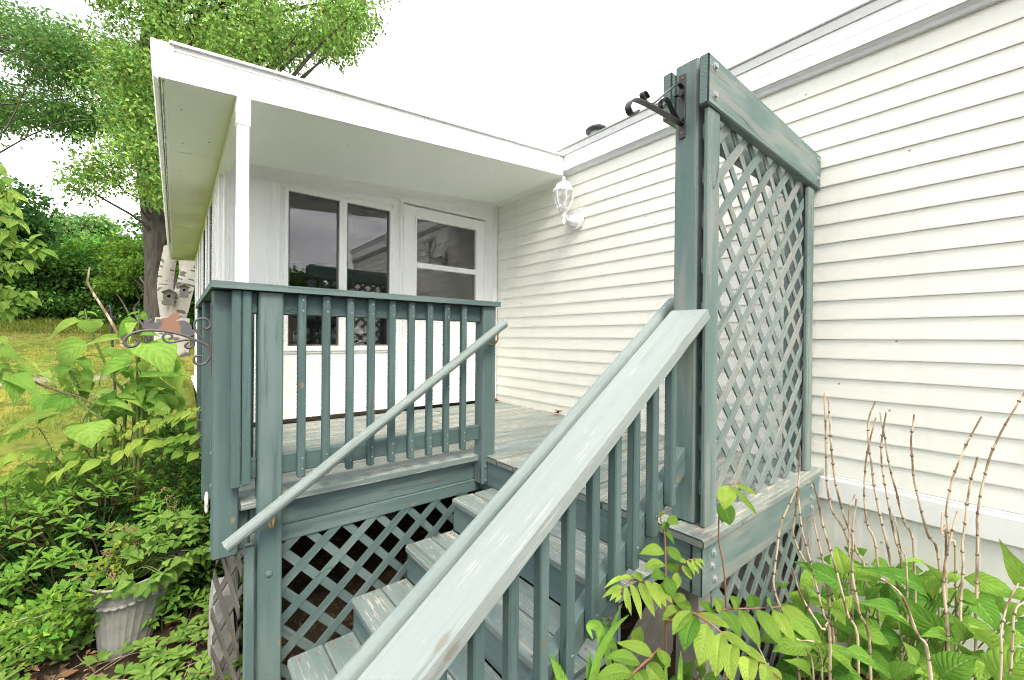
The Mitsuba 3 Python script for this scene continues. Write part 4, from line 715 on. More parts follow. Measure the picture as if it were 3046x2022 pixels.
for x, z in ((.664, 1.92), (1.494, 1.83), (1.534, 1.93)):
    part(win, 'latch', bx(x, x + .014, YW - .028, YW - .0165, z, z + .07, 2, .002), 'white_alu')

# storm door
door = part(porch, 'door', join([bx(1.613, 1.735, YW - .022, YW + .02, .972, 2.816, 2), bx(2.412, 2.510, YW - .022, YW + .02, .972, 2.816, 2), bx(1.735, 2.412, YW - .022, YW + .02, 2.716, 2.816, 0), bx(1.735, 2.412, YW - .022, YW + .02, .972, 1.852, 0)]), 'white_wall')
frame_parts(door, 1.744, 2.404, 1.865, 2.708, .018, YW - .031, YW + .0, name='glass_frame')
part(door, 'glass_rail', bx(1.745, 2.403, YW - .034, YW + .004, 2.250, 2.299, 0), 'white_alu')
pane(door, 1.742, 2.406, 2.296, 2.71, YW - .008)
pane(door, 1.742, 2.406, 1.86, 2.252, YW - .014)
for x0, x1 in ((1.775, 2.040), (2.105, 2.375)):
    for z0, z1 in ((1.08, 1.385), (1.46, 1.765)):
        q = part(door, 'raised_panel', join([bx(x0, x1, YW - .026, YW - .0215, z0, z0 + .018, 0, .003), bx(x0, x1, YW - .026, YW - .0215, z1 - .018, z1, 0, .003), bx(x0, x0 + .018, YW - .026, YW - .0215, z0 + .018, z1 - .018, 2, .003), bx(x1 - .018, x1, YW - .026, YW - .0215, z0 + .018, z1 - .018, 2, .003), bx(x0 + .05, x1 - .05, YW - .028, YW - .0215, z0 + .05, z1 - .05, 2, .004)]), 'white_wall')
part(door, 'door_frame', join([bx(1.584, 1.606, YW - .03, YW + .03, .958, 2.832, 2), bx(2.517, 2.540, YW - .03, YW + .03, .958, 2.832, 2), bx(1.584, 2.540, YW - .03, YW + .03, 2.8325, 2.852, 0)]), 'white_alu')
part(door, 'hinge', bx(2.5105, 2.5165, YW - .027, YW + .0, .98, 2.81, 2, .002), 'white_alu')
part(door, 'threshold', bx(1.60, 2.53, YW - .045, YW + .03, .9575, .969, 0), 'white_alu')
hd = part(door, 'handle', tube(smooth_path([(1.668, YW - .022, 1.80), (1.668, YW - .055, 1.80), (1.668, YW - .062, 1.77), (1.668, YW - .058, 1.66)]), .008, 8), 'black_iron', 40)
part(hd, 'plate', bx(1.655, 1.682, YW - .027, YW - .0225, 1.70, 1.83, 2), 'black_iron')

# side wall: a white panel, then tall dark windows between white mullions
SX = .236
side = part(porch, 'side_wall', join([bx(SX, SX + .05, YW + .062, 4.37, .958, 2.764, 2), bx(SX, SX + .05, 4.37, 8.40, .958, 1.12, 1)] + [bx(SX - .005, SX - .0005, y, y + .02, .96, 2.76, 2, .002) for y in (3.75, 3.87, 3.99, 4.12, 4.25)]), 'white_wall')
ys = [4.37, 4.67, 4.80, 5.05, 5.27, 5.78, 6.08, 6.42, 6.65, 7.04, 7.48, 7.75, 8.0, 8.38]
for i in range(0, len(ys) - 1):
    if i % 2 == 0:
        V = np.array([[SX + .02, ys[i], 1.12], [SX + .02, ys[i + 1], 1.12], [SX + .02, ys[i + 1], 2.764], [SX + .02, ys[i], 2.764]])
        w = part(porch, 'side_window', join([bx(SX + .005, SX + .04, ys[i], ys[i] + .02, 1.12, 2.764, 2, .002), bx(SX + .005, SX + .04, ys[i + 1] - .02, ys[i + 1], 1.12, 2.764, 2, .002)]), 'grey_iron')
        part(w, 'screen', bx(SX + .012, SX + .018, ys[i] + .0205, ys[i + 1] - .0205, 1.121, 2.763, 2, .001), 'insect_screen')
    else:
        part(porch, 'side_mullion', bx(SX - .006, SX + .05, ys[i], ys[i + 1], 1.12, 2.764, 2, .003), 'white_alu')
part(porch, 'side_sill', bx(SX - .045, SX + .0, YW + .07, 8.40, .935, .957, 1), 'white_alu')
part(porch, 'side_skirting', bx(SX + .01, SX + .03, YW + .03, 8.40, .0, .934, 1), 'black_rubber')
part(porch, 'back_wall', prism([(.24, .0), (2.70, .0), (2.70, rz(2.70, 2.812)), (.24, rz(.24, 2.812))], lambda x, z, d: (x, 8.402 + d, z), .05), 'white_wall')
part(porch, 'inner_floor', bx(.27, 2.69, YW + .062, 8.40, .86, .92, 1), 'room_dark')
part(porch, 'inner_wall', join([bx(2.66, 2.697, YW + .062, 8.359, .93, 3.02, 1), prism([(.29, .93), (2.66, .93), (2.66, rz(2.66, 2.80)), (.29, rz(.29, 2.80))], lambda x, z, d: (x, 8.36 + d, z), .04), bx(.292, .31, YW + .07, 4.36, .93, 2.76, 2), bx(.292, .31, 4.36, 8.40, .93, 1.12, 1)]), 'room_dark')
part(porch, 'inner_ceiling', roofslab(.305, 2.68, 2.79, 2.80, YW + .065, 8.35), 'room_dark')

# things inside the porch, seen through the panes
lan = thing('pagoda_lantern', 'small white pagoda lantern standing behind the right window pane', 'ornament')
lc = (1.36, 4.02, 1.47)
part(lan, 'roof', lathe([(.0, .26), (.012, .25), (.02, .22), (.06, .20), (.15, .165), (.14, .16), (0, .165)], lc, 4), 'ornament_white')
part(lan, 'cage', join([bx(lc[0] + sx * .075 - .008, lc[0] + sx * .075 + .008, lc[1] + sy * .075 - .008, lc[1] + sy * .075 + .008, 1.47, 1.635, 2) for sx in (-1, 1) for sy in (-1, 1)] + [board((lc[0] - .07, lc[1] - .075, 1.48 + .05 * i), (lc[0] + .07, lc[1] - .075, 1.50 + .05 * ((i * 2) % 3)), .006, .006) for i in range(3)]), 'ornament_white')
part(lan, 'base', bx(lc[0] - .11, lc[0] + .11, lc[1] - .11, lc[1] + .11, 1.445, 1.47, 0), 'ornament_white')
tab = thing('side_table', 'dark table under the pagoda lantern inside the porch', 'table')
part(tab, 'top', bx(1.05, 1.75, 3.80, 4.25, 1.42, 1.445, 0), 'wicker')
for x in (1.08, 1.72):
    for y in (3.83, 4.22):
        part(tab, 'leg', bx(x - .02, x + .02, y - .02, y + .02, .92, 1.42, 2), 'wicker')
ch = thing('wicker_chair', 'wicker armchair with a green cushion behind the left window pane', 'chair')
part(ch, 'seat', bx(.50, 1.0, 4.05, 4.55, 1.25, 1.32, 0), 'wicker')
part(ch, 'cushion', bx(.53, .97, 4.07, 4.52, 1.32, 1.42, 0, .04), 'cushion')
part(ch, 'backrest', bx(.50, 1.0, 4.55, 4.62, 1.25, 1.80, 0, .03), 'wicker')
for x in (.53, .97):
    for y in (4.08, 4.55):
        part(ch, 'leg', bx(x - .02, x + .02, y - .02, y + .02, .92, 1.25, 2), 'wicker')

# ---------------------------------------------------------------- deck
deck = thing('wooden_deck', 'grey green weathered timber deck in front of the white porch', 'deck')
DZ = .925
LX = 1.385
for j in range(20):
    y0 = .685 + .1455 * j
    x0 = .205 if y0 > 1.98 else LX
    w = .140
    if y0 + w > YW - .005:
        w = YW - .006 - y0
    if w < .03:
        continue
    if y0 < 2.0 <= y0 + .14:
        pass
    cut = rnd.uniform(1.2, 2.3) if (x0 < 1 and j % 3 == 0) else None
    runs = [(x0, 2.688)] if cut is None else [(x0, cut - .002), (cut + .002, 2.688)]
    for a, b in runs:
        part(deck, 'deck_board', bx(a, b, y0, y0 + w, DZ - .032 + rnd.uniform(-.002, .001), DZ + rnd.uniform(-.002, .0015), 0, .004), 'paint_tread' if j == 9 else 'paint_deck')
rim = lambda *a, **k: part(deck, 'rim_board', *a, **k)
rim(bx(1.405, 2.66, .700, .737, .715, .892, 0, .004), 'paint_trellis')
rim(bx(1.405, 1.442, .7385, 2.055, .715, .892, 1, .004), 'paint_front')
rim(bx(.242, 1.404, 2.045, 2.082, .775, .892, 0, .004), 'paint_front')
part(deck, 'ledger_board', bx(.242, 1.404, 2.034, 2.080, .706, .774, 0, .004), 'paint_front')
rim(bx(.204, .241, 2.045, 3.60, .715, .892, 1, .004), 'paint_teal')
rim(bx(1.443, 2.65, 3.55, 3.59, .715, .892, 0, .004), 'paint_teal')
for x in (.7, 1.15):
    part(deck, 'joist', bx(x, x + .038, 2.083, 3.60, .72, .891, 1), 'grey_wood')
for x in (1.8, 2.25):
    part(deck, 'joist', bx(x, x + .038, .738, 3.549, .72, .891, 1), 'grey_wood')
for x, y in ((1.47, .742), (2.55, .742), (1.45, 2.09), (.26, 3.45), (1.40, 3.45)):
    part(deck, 'support_post', bx(x, x + .089, y, y + .089, -.02, .714, 2), 'grey_wood')
for x, z in ((1.487, .849), (1.476, .806), (1.497, .752), (2.535, .855), (2.53, .80), (2.54, .748)):
    hexbolt(deck, (x, .6995, z), (0, -1, 0), .010)

# lattices ---------------------------------------------------------------------


def lattice(parent, frame, to3, ang, pitch, w, t, mat, phase=0.0, d0=0.0, cut=None, bow=None):
    """slats at an angle, clipped to the polygon `frame` (2D)"""
    c, s = math.cos(math.radians(ang)), math.sin(math.radians(ang))
    pts = np.array(frame.exterior.coords)
    dist = -pts[:, 0] * s + pts[:, 1] * c
    k = math.floor(dist.min() / pitch) - 1
    while k * pitch + phase < dist.max() + pitch:
        o = k * pitch + phase
        k += 1
        a = np.array([-s * o, c * o]); e = np.array([c, s])
        q = [a + e * -9 + np.array([-s, c]) * w / 2, a + e * 9 + np.array([-s, c]) * w / 2, a + e * 9 - np.array([-s, c]) * w / 2, a - e * 9 - np.array([-s, c]) * w / 2]
        g = Polygon(q).intersection(frame)
        if g.is_empty or g.geom_type != 'Polygon' or g.area < 2e-4:
            continue
        part(parent, 'lattice_slat', prism(g, lambda x, y, d: to3(x, y, d0 + d), t, math.radians(ang), rnd.random() * 40), mat)


ls = thing('stair_lattice', 'teal diagonal lattice skirt between the corner post and the stairs', 'lattice')
fr = Polygon([(.33, -.02), (1.42, -.02), (1.42, .73), (.33, .73)])
lattice(ls, fr, lambda x, z, d: (x, 2.046 + d, z), 41, .116, .037, .007, 'paint_front', .03, -.008)
lattice(ls, fr, lambda x, z, d: (x, 2.046 + d, z), -48, .116, .037, .006, 'paint_front', .02, 0.0)
ll = thing('side_lattice', 'weathered grey lattice skirt on the left side of the deck, above a concrete footing', 'lattice')
fr = Polygon([(2.22, -.03), (3.58, .02), (3.58, .73), (2.22, .73)])


def bowed(y, z, d):
    return (.236 - d, y, z)


def curled(h, z, d):
    b = .018 * math.sin(max(0, min(1, z / .72)) * 3.14)
    return (.226 - .385 * h - .923 * d - b, 1.978 + .923 * h - .385 * d, z)


lattice(ll, fr, bowed, 50, .114, .040, .007, 'lattice_grey', .01, .007)
lattice(ll, fr, bowed, -50, .114, .040, .006, 'lattice_grey', .05, 0.0)
frc = Polygon([(0, .02), (.20, .02), (.20, .735), (0, .735)])
lattice(ll, frc, curled, 52, .098, .026, .006, 'lattice_grey', .01, .0065)
lattice(ll, frc, curled, -54, .098, .024, .006, 'lattice_grey', .05, 0.0)
part(ll, 'edge_batten', bx(.216, .251, 1.942, 1.975, -.02, .765, 2, .004), 'paint_front')
lr = thing('right_lattice', 'shaded lattice skirt under the deck edge behind the hydrangea', 'lattice')
fr = Polygon([(1.56, -.03), (2.66, -.03), (2.66, .74), (1.56, .74)])
lattice(lr, fr, lambda x, z, d: (x, .744 + d, z), 44, .111, .036, .007, 'paint_trellis', .03, -.007)
lattice(lr, fr, lambda x, z, d: (x, .744 + d, z), -46, .111, .034, .006, 'paint_trellis', .05, 0.0)
ft = meshkit.fbm
fb = trimesh.creation.box((.09, .26, .50)); fb = fb.subdivide().subdivide().subdivide()
v = np.array(fb.vertices); v += np.stack([.02 * (meshkit.noise(v * 9) - .5), .03 * (meshkit.noise(v * 7 + 5) - .5), .05 * (meshkit.noise(v * 8 + 9) - .5)], -1)
v[:, 0] *= 1 - .25 * np.maximum(0, v[:, 2]) / .18
kf = uniq('concrete_footing')
put(kf, (v + [.172, 2.34, .19], np.array(fb.faces)), 'concrete', 50)
labels[kf] = {'label': 'rough grey concrete footing against the weathered side lattice', 'category': 'footing'}

# ---------------------------------------------------------------- railing of the deck
rail = thing('deck_railing', 'teal wooden railing with slender balusters and flat cap round the porch deck', 'railing')


def post(parent, x0, y0, z0, z1, mat, w=.089):
    return part(parent, 'post', bx(x0, x0 + w, y0, y0 + w, z0, z1, 2, .006), mat)


p1 = post(rail, .262, 1.951, -.02, 1.782, 'paint_front')
p2 = post(rail, 1.363, 1.951, .762, 1.785, 'paint_front')
p0 = post(rail, .113, 2.0, .716, 1.781, 'paint_teal')
for y in (2.76, 3.45):
    post(rail, .113, y, .716, 1.781, 'paint_teal')
BX = [.4225, .522, .6255, .7235, .826, .9275, 1.0305, 1.131, 1.2375]
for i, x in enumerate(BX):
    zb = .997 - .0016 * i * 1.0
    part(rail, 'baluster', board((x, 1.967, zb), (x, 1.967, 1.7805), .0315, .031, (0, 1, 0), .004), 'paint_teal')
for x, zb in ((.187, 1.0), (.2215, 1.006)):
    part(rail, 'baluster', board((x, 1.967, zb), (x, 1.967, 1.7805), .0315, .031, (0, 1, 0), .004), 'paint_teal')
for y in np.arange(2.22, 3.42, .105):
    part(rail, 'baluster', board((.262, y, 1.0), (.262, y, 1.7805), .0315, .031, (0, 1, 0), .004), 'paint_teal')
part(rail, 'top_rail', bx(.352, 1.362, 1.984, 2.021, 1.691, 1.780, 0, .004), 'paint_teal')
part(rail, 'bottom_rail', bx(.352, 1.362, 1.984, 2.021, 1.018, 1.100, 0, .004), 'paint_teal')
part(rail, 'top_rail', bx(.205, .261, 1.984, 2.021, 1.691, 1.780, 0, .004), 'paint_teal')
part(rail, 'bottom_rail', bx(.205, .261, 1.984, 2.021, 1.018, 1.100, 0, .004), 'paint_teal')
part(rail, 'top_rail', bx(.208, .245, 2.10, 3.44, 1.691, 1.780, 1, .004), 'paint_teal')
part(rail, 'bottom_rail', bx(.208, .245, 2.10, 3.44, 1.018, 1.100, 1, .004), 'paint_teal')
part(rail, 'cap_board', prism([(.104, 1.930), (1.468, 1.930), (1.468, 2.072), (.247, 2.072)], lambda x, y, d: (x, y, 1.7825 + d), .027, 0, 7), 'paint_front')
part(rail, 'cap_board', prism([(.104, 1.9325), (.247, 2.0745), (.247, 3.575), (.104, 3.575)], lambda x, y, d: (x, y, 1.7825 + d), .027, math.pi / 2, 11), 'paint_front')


def roundbolt(parent, c, ax, r=.011):
    part(parent, 'bolt', lathe([(r, 0), (r * .9, r * .3), (r * .5, r * .5), (0, r * .55)], c, 14, ax), 'paint_front', True)


roundbolt(p1, (.303, 1.951, .625), (0, -1, 0), .014)
for z in (.865, .785):
    roundbolt(p2, (1.385, 1.951, z), (0, -1, 0))
for z in (.745, .86, 1.0, 1.13):
    roundbolt(p0, (.1135, 2.045, z), (-1, 0, 0))
for x in BX:
    part(rail, 'screw', join([lathe([(.0035, 0), (.0035, .0012), (0, .0012)], (x + .003, 1.9515, z), 8, (0, -1, 0)) for z in (1.71, 1.755, 1.035, 1.08)]), 'galvanized')

# ---------------------------------------------------------------- stairs
stair = thing('wooden_stairs', 'weathered teal timber steps climbing from the garden to the deck', 'stairs')
NOSE = [(.105, .120), (.362, .283), (.615, .432), (.872, .593), (1.130, .759)]
for i, (x, z) in enumerate(NOSE):
    part(stair, 'tread', bx(x, x + .137, .845, 1.900, z - .037, z, 1, .008), 'paint_tread')
    part(stair, 'tread', bx(x + .141, x + .268, .845, 1.899, z - .037, z - .001, 1, .006), 'paint_tread')
    zb = NOSE[i - 1][1] if i else -.03
    part(stair, 'riser', bx(x + .012, x + .031, .85, 1.895, zb, z - .038, 1, .002), 'paint_front')
    for y in (1.87, 1.845, .90, 1.38):
        for dx in (.035, .10, .17, .235):
            if rnd.random() < .6:
                part(stair, 'screw', lathe([(.0045, 0), (.004, .0012), (0, .0012)], (x + dx, y + rnd.uniform(-.01, .01), z + .0003), 8), 'rusty')
part(stair, 'riser', bx(1.392, 1.404, .85, 1.945, .760, .890, 1, .002), 'paint_front')
for y0 in (.802, 1.76):
    part(stair, 'stringer', prism([(-.12, -.03), (.50, -.03), (1.404, .48), (1.404, .712), (1.36, .712), (.236, .0), (-.12, -.002)], lambda x, z, d, y0=y0: (x, y0 + d, z), .037, .55, 5), 'lattice_grey' if y0 < 1 else 'paint_front')

srail = thing('stair_railing', 'sloping flat topped stair railing with square balusters on the right of the steps', 'railing')
SL = .690
cz = lambda x: 1.712 + SL * (x - 1.474)       # top of the cap on the slope
cs = math.atan(SL)
ua = np.array([-math.sin(cs), 0, math.cos(cs)])
x0c, x1c = -.25, 1.500
# the cap is notched round the trellis post: two boards edge to edge
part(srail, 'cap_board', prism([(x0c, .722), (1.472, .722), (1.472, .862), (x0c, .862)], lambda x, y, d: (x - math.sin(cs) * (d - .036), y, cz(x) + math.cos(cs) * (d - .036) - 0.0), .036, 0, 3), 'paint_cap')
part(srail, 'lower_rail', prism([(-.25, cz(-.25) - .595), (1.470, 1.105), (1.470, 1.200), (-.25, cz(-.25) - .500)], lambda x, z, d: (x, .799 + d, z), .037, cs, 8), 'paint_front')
SB = [.02, .122, .228, .33, .433, .530, .630, .730, .828, .928, 1.028, 1.122, 1.225, 1.335]
for x in SB:
    zt, zb = cz(x) - .052, 1.009 - .685 * (1.31 - x)
    part(srail, 'baluster', board((x + .003, .782, zb), (x + .003, .782, zt), .0315, .0315, (0, 1, 0), .004), 'paint_teal')
    part(srail, 'screw', join([lathe([(.0035, 0), (.0035, .0012), (0, .0012)], (x + .006, .7660, zz), 8, (0, -1, 0)) for zz in (zt - .03, zb + .07)]), 'galvanized')
part(srail, 'newel_post', bx(-.24, -.151, .803, .892, -.05, .50, 2), 'paint_front')

for nm, y, pts, lab in (('round_handrail', 1.868, ((.149, .815), (1.450, 1.685)), 'round wooden handrail crossing in front of the deck balusters'), ('round_handrail', .930, ((-.30, .443), (1.60, 1.754)), 'round wooden handrail along the inside of the sloping stair railing')):
    h = thing(nm, lab, 'handrail')
    (xa, za), (xb, zb) = pts
    P = np.linspace((xa, y, za), (xb, y, zb), 14)
    r = .0235
    m = tube(P, r, 14, True, 5 + 9 * (y > 1))
    part(h, 'rail', m, 'paint_handrail', True)
    for x in ((.303, 1.40) if y > 1 else (.30, 1.45)):
        z = za + (zb - za) * (x - xa) / (xb - xa)
        yy = 1.951 if y > 1 else .857
        part(h, 'bracket', tube(smooth_path([(x, yy, z - .085), (x, (yy + y) / 2, z - .09), (x, y, z - .06), (x, y, z - .022)]), .005, 8), 'brass', 40)

# ---------------------------------------------------------------- trellis screen
tr = thing('trellis_screen', 'tall weathered privacy trellis of crossed slats beside the house wall', 'trellis')
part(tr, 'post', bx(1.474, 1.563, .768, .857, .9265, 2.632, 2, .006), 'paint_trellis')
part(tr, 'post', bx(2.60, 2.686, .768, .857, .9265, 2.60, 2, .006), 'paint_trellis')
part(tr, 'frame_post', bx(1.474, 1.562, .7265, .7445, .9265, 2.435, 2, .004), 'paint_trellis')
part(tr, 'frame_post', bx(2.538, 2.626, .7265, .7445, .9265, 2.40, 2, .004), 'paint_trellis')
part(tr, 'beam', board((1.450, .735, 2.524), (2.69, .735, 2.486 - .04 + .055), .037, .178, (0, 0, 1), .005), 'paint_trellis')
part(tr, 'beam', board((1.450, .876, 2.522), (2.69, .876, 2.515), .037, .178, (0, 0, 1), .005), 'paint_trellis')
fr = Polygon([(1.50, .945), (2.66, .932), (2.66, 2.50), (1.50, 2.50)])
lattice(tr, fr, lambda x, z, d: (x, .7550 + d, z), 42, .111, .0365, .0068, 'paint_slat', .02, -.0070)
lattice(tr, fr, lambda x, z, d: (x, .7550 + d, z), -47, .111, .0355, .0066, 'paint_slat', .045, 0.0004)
for x, z in ((1.497, 2.575), (1.497, 2.472), (2.645, 2.555), (2.645, 2.455)):
    hexbolt(tr, (x, .7165, z), (0, -1, 0), .010)

# ---------------------------------------------------------------- wall lantern
wl = thing('wall_lantern', 'white coach lantern on the cream siding by the porch roof corner', 'wall lamp')
part(wl, 'back_plate', prism(Polygon([(2.375, 2.60), (2.395, 2.555), (2.43, 2.535), (2.485, 2.535), (2.52, 2.555), (2.54, 2.60), (2.54, 2.68), (2.52, 2.712), (2.395, 2.712), (2.375, 2.68)]).buffer(-.006), lambda y, z, d: (2.684 - d, y, z), .030), 'white_alu', 30)
part(wl, 'sensor', lathe([(.0, .075), (.03, .07), (.042, .05), (.048, .02), (.048, 0)], (2.654, 2.455, 2.61), 18, (-1, 0, -.15)), 'white_alu', 40)
part(wl, 'lens', bx(2.588, 2.60, 2.44, 2.475, 2.575, 2.590, 1), 'amber')
part(wl, 'arm', tube(smooth_path([(2.655, 2.455, 2.63), (2.60, 2.45, 2.60), (2.545, 2.445, 2.60), (2.50, 2.44, 2.635), (2.50, 2.44, 2.67)]), .014, 10), 'white_alu', 40)
LCX, LCY = 2.50, 2.44
part(wl, 'tail', lathe([(0, 2.545), (.010, 2.55), (.014, 2.565), (.009, 2.572), (.016, 2.585), (.011, 2.595), (.018, 2.61), (.014, 2.62), (.02, 2.64), (.034, 2.655), (.045, 2.668), (.05, 2.68), (0, 2.682)], (LCX, LCY, 0), 14), 'white_alu', 40)
part(wl, 'top', lathe([(.0, 2.822), (.092, 2.812), (.096, 2.822), (.086, 2.832), (.076, 2.838), (.068, 2.862), (.055, 2.885), (.03, 2.898), (.014, 2.905), (.010, 2.918), (.016, 2.926), (.011, 2.938), (0, 2.944)], (LCX, LCY, 0), 6), 'white_alu')
for k in range(6):
    t0, t1 = math.pi / 3 * k, math.pi / 3 * (k + 1)
    mid = (t0 + t1) / 2
    c0, c1 = (math.cos(t0), math.sin(t0)), (math.cos(t1), math.sin(t1))
    path = [(LCX + r * c0[0], LCY + r * c0[1], z) for r, z in ((.047, 2.682), (.066, 2.72), (.077, 2.765), (.078, 2.815))]
    part(wl, 'cage_bar', tube(path, .0055, 6), 'white_alu', 40)
    V = [(LCX + r * c[0], LCY + r * c[1], z) for r, z in ((.044, 2.684), (.063, 2.72), (.074, 2.765), (.075, 2.812)) for c in (c0, c1)]
    part(wl, 'pane', (np.array(V), np.array([[2 * i + a for a in f] for i in range(3) for f in ((0, 1, 3), (0, 3, 2))])), 'lamp_glass')
part(wl, 'bulb', lathe([(0, 2.70), (.012, 2.70), (.012, 2.735), (.02, 2.75), (.026, 2.775), (.018, 2.798), (0, 2.803)], (LCX, LCY, 0), 12), 'ornament_white', True)


def flat_bar(pts, w, t, y0=0, plane='xz'):
    """a flat iron bar following a path in a vertical x-z plane, w wide across it"""
    P = smooth_path([(p[0], y0, p[1]) for p in pts], 5)
    tg = norm(np.gradient(P, axis=0)); nn = np.stack([-tg[:, 2], tg[:, 1] * 0, tg[:, 0]], -1)
    V, F = [], []
    for i in range(len(P)):
        for a, b in ((-1, -1), (1, -1), (1, 1), (-1, 1)):
            V.append(P[i] + nn[i] * t / 2 * a + np.array([0, w / 2 * b, 0]))
    for i in range(len(P) - 1):
        for k in range(4):
            q, r = i * 4 + k, i * 4 + (k + 1) % 4
            F += [[q, r, r + 4], [q, r + 4, q + 4]]
    n = (len(P) - 1) * 4
    F += [[0, 2, 1], [0, 3, 2], [n, n + 1, n + 2], [n, n + 2, n + 3]]
    m = trimesh.Trimesh(np.array(V), np.array(F), process=False)
    if m.volume < 0:
        m.invert()
    return m


hb = thing('plant_hanger_bracket', 'black scrolled iron plant hanger bracket screwed to the top of the trellis post', 'bracket')
HY = .8255
part(hb, 'back_plate', bx(1.4675, 1.4735, .8135, .838, 2.352, 2.590, 2, .001), 'black_iron')
part(hb, 'lower_bar', flat_bar([(1.467, 2.405), (1.39, 2.403), (1.278, 2.400), (1.20, 2.394), (1.168, 2.386), (1.146, 2.370), (1.138, 2.350), (1.150, 2.336), (1.172, 2.340), (1.186, 2.356)], .022, .005, HY), 'black_iron', 40)
part(hb, 'brace', flat_bar([(1.42, 2.494), (1.44, 2.497), (1.466, 2.517), (1.470, 2.538), (1.447, 2.546), (1.417, 2.528), (1.341, 2.465), (1.285, 2.418), (1.262, 2.404), (1.237, 2.402), (1.217, 2.411), (1.212, 2.424), (1.230, 2.433), (1.250, 2.422)], .016, .004, HY), 'black_iron', 40)
part(hb, 'scroll', flat_bar([(1.472, 2.440), (1.466, 2.424), (1.447, 2.411), (1.433, 2.414), (1.398, 2.436), (1.365, 2.458), (1.341, 2.453), (1.325, 2.434), (1.326, 2.416), (1.344, 2.420), (1.352, 2.436)], .018, .004, HY), 'black_iron', 40)
for z in (2.575, 2.372):
    part(hb, 'screw', lathe([(.005, 0), (.004, .002), (0, .0022)], (1.4674, HY, z), 10, (-1, 0, 0)), 'rusty')

rbk = thing('rabbit_bracket', 'scrolled iron sign bracket with rusty rabbit silhouettes on the corner post', 'bracket')
RY = 2.044
part(rbk, 'back_plate', bx(.1085, .1125, RY - .009, RY + .009, 1.447, 1.731, 2, .001), 'grey_iron')


def rod(name, pts, r=.0042):
    part(rbk, name, tube(smooth_path([(x, RY, z) for x, z in pts], 5), r, 7), 'grey_iron', 40)


rod('arm', [(.108, 1.537), (.099, 1.558), (.086, 1.568), (.059, 1.583), (.027, 1.599), (-.009, 1.610), (-.044, 1.616), (-.073, 1.618), (-.096, 1.615), (-.12, 1.606), (-.136, 1.593), (-.143, 1.578), (-.14, 1.565), (-.131, 1.558), (-.119, 1.558), (-.109, 1.566), (-.106, 1.578), (-.113, 1.586)], .005)
rod('scroll', [(.108, 1.537), (.097, 1.561), (.08, 1.592), (.064, 1.615), (.057, 1.635), (.06, 1.655), (.072, 1.665), (.091, 1.667), (.104, 1.656), (.107, 1.643), (.102, 1.629), (.089, 1.628), (.08, 1.640)])
rod('scroll', [(.107, 1.544), (.1075, 1.524), (.102, 1.504), (.089, 1.489), (.07, 1.486), (.058, 1.496), (.056, 1.511), (.064, 1.52), (.082, 1.519)])
rod('scroll', [(.053, 1.585), (.017, 1.58), (-.009, 1.573), (-.026, 1.575), (-.036, 1.586), (-.035, 1.6), (-.024, 1.607), (-.012, 1.602), (-.011, 1.592), (-.021, 1.584)])
rod('scroll', [(.051, 1.585), (.056, 1.575), (.054, 1.561), (.043, 1.552), (.033, 1.553), (.03, 1.562), (.04, 1.575)])
RB = [(-.051, 1.622), (-.05, 1.635), (-.051, 1.646), (-.046, 1.658), (-.036, 1.665), (-.023, 1.667), (-.019, 1.673), (-.009, 1.683), (.004, 1.689), (.010, 1.688), (.009, 1.679), (.004, 1.674), (.019, 1.676), (.018, 1.67), (.011, 1.663), (-.001, 1.654), (.011, 1.657), (.027, 1.657), (.04, 1.649), (.048, 1.638), (.05, 1.623), (.057, 1.625), (.06, 1.615), (.057, 1.603), (.048, 1.598), (.032, 1.601), (.017, 1.603), (-.004, 1.612), (-.029, 1.616), (-.048, 1.619)]
RS = [(-.094, 1.625), (-.096, 1.632), (-.093, 1.640), (-.088, 1.644), (-.091, 1.653), (-.089, 1.661), (-.085, 1.662), (-.082, 1.652), (-.076, 1.661), (-.069, 1.662), (-.068, 1.657), (-.073, 1.649), (-.078, 1.643), (-.068, 1.646), (-.058, 1.647), (-.049, 1.646), (-.047, 1.619), (-.063, 1.618), (-.082, 1.622)]
part(rbk, 'rabbit', prism(RB, lambda x, z, d: (x, RY - .002 + d, z), .003), 'rabbit_metal', label='large rusty rabbit silhouette')
part(rbk, 'rabbit', prism(RS, lambda x, z, d: (x, RY - .0005 + d, z), .003), 'rabbit_metal', label='small dark rabbit silhouette')

# white rag on the corner post
rg = trimesh.creation.icosphere(3, .03); v = np.array(rg.vertices) * [.25, .5, 1.4]
v += .010 * (meshkit.noise(v * 60)[:, None] - .5) * norm(v)
kr = uniq('white_rag'); put(kr, (v + [.100, 2.07, .93], np.array(rg.faces)), 'ornament_white', True)
labels[kr] = {'label': 'small crumpled white rag on the outside of the deck corner post', 'category': 'rag'}

# ---------------------------------------------------------------- planter pot
pot = thing('planter_pot', 'grey fluted plastic planter with a scalloped rim holding a raspberry plant', 'planter')
PC = np.array([-.135, 2.70])


def pot_mesh(rows, flute, n=208):
    """rows of (half length, half width, z); an oblong pot, fluted below the rim"""
    V, F = [], []
    for (a, b, z) in rows:
        for k in range(n):
            t = 2 * math.pi * k / n
            e = 2 / 2.6
            cx, cy = math.copysign(abs(math.cos(t)) ** e, math.cos(t)), math.copysign(abs(math.sin(t)) ** e, math.sin(t))
            fl = 1 + flute(z, t)
            x, y = a * cx * fl, b * cy * fl
            lean = max(0, .40 - z) / .31
            V.append((PC[0] + x * .80 - y * .60 - .045 * lean, PC[1] + x * .60 + y * .80 + .0 * lean, .10 + (z - .085) * 1.16))
    for j in range(len(rows) - 1):
        for k in range(n):
            p, q = j * n + k, j * n + (k + 1) % n
            F += [[p, q, q + n], [p, q + n, p + n]]
    return trimesh.Trimesh(np.array(V), np.array(F), process=False)


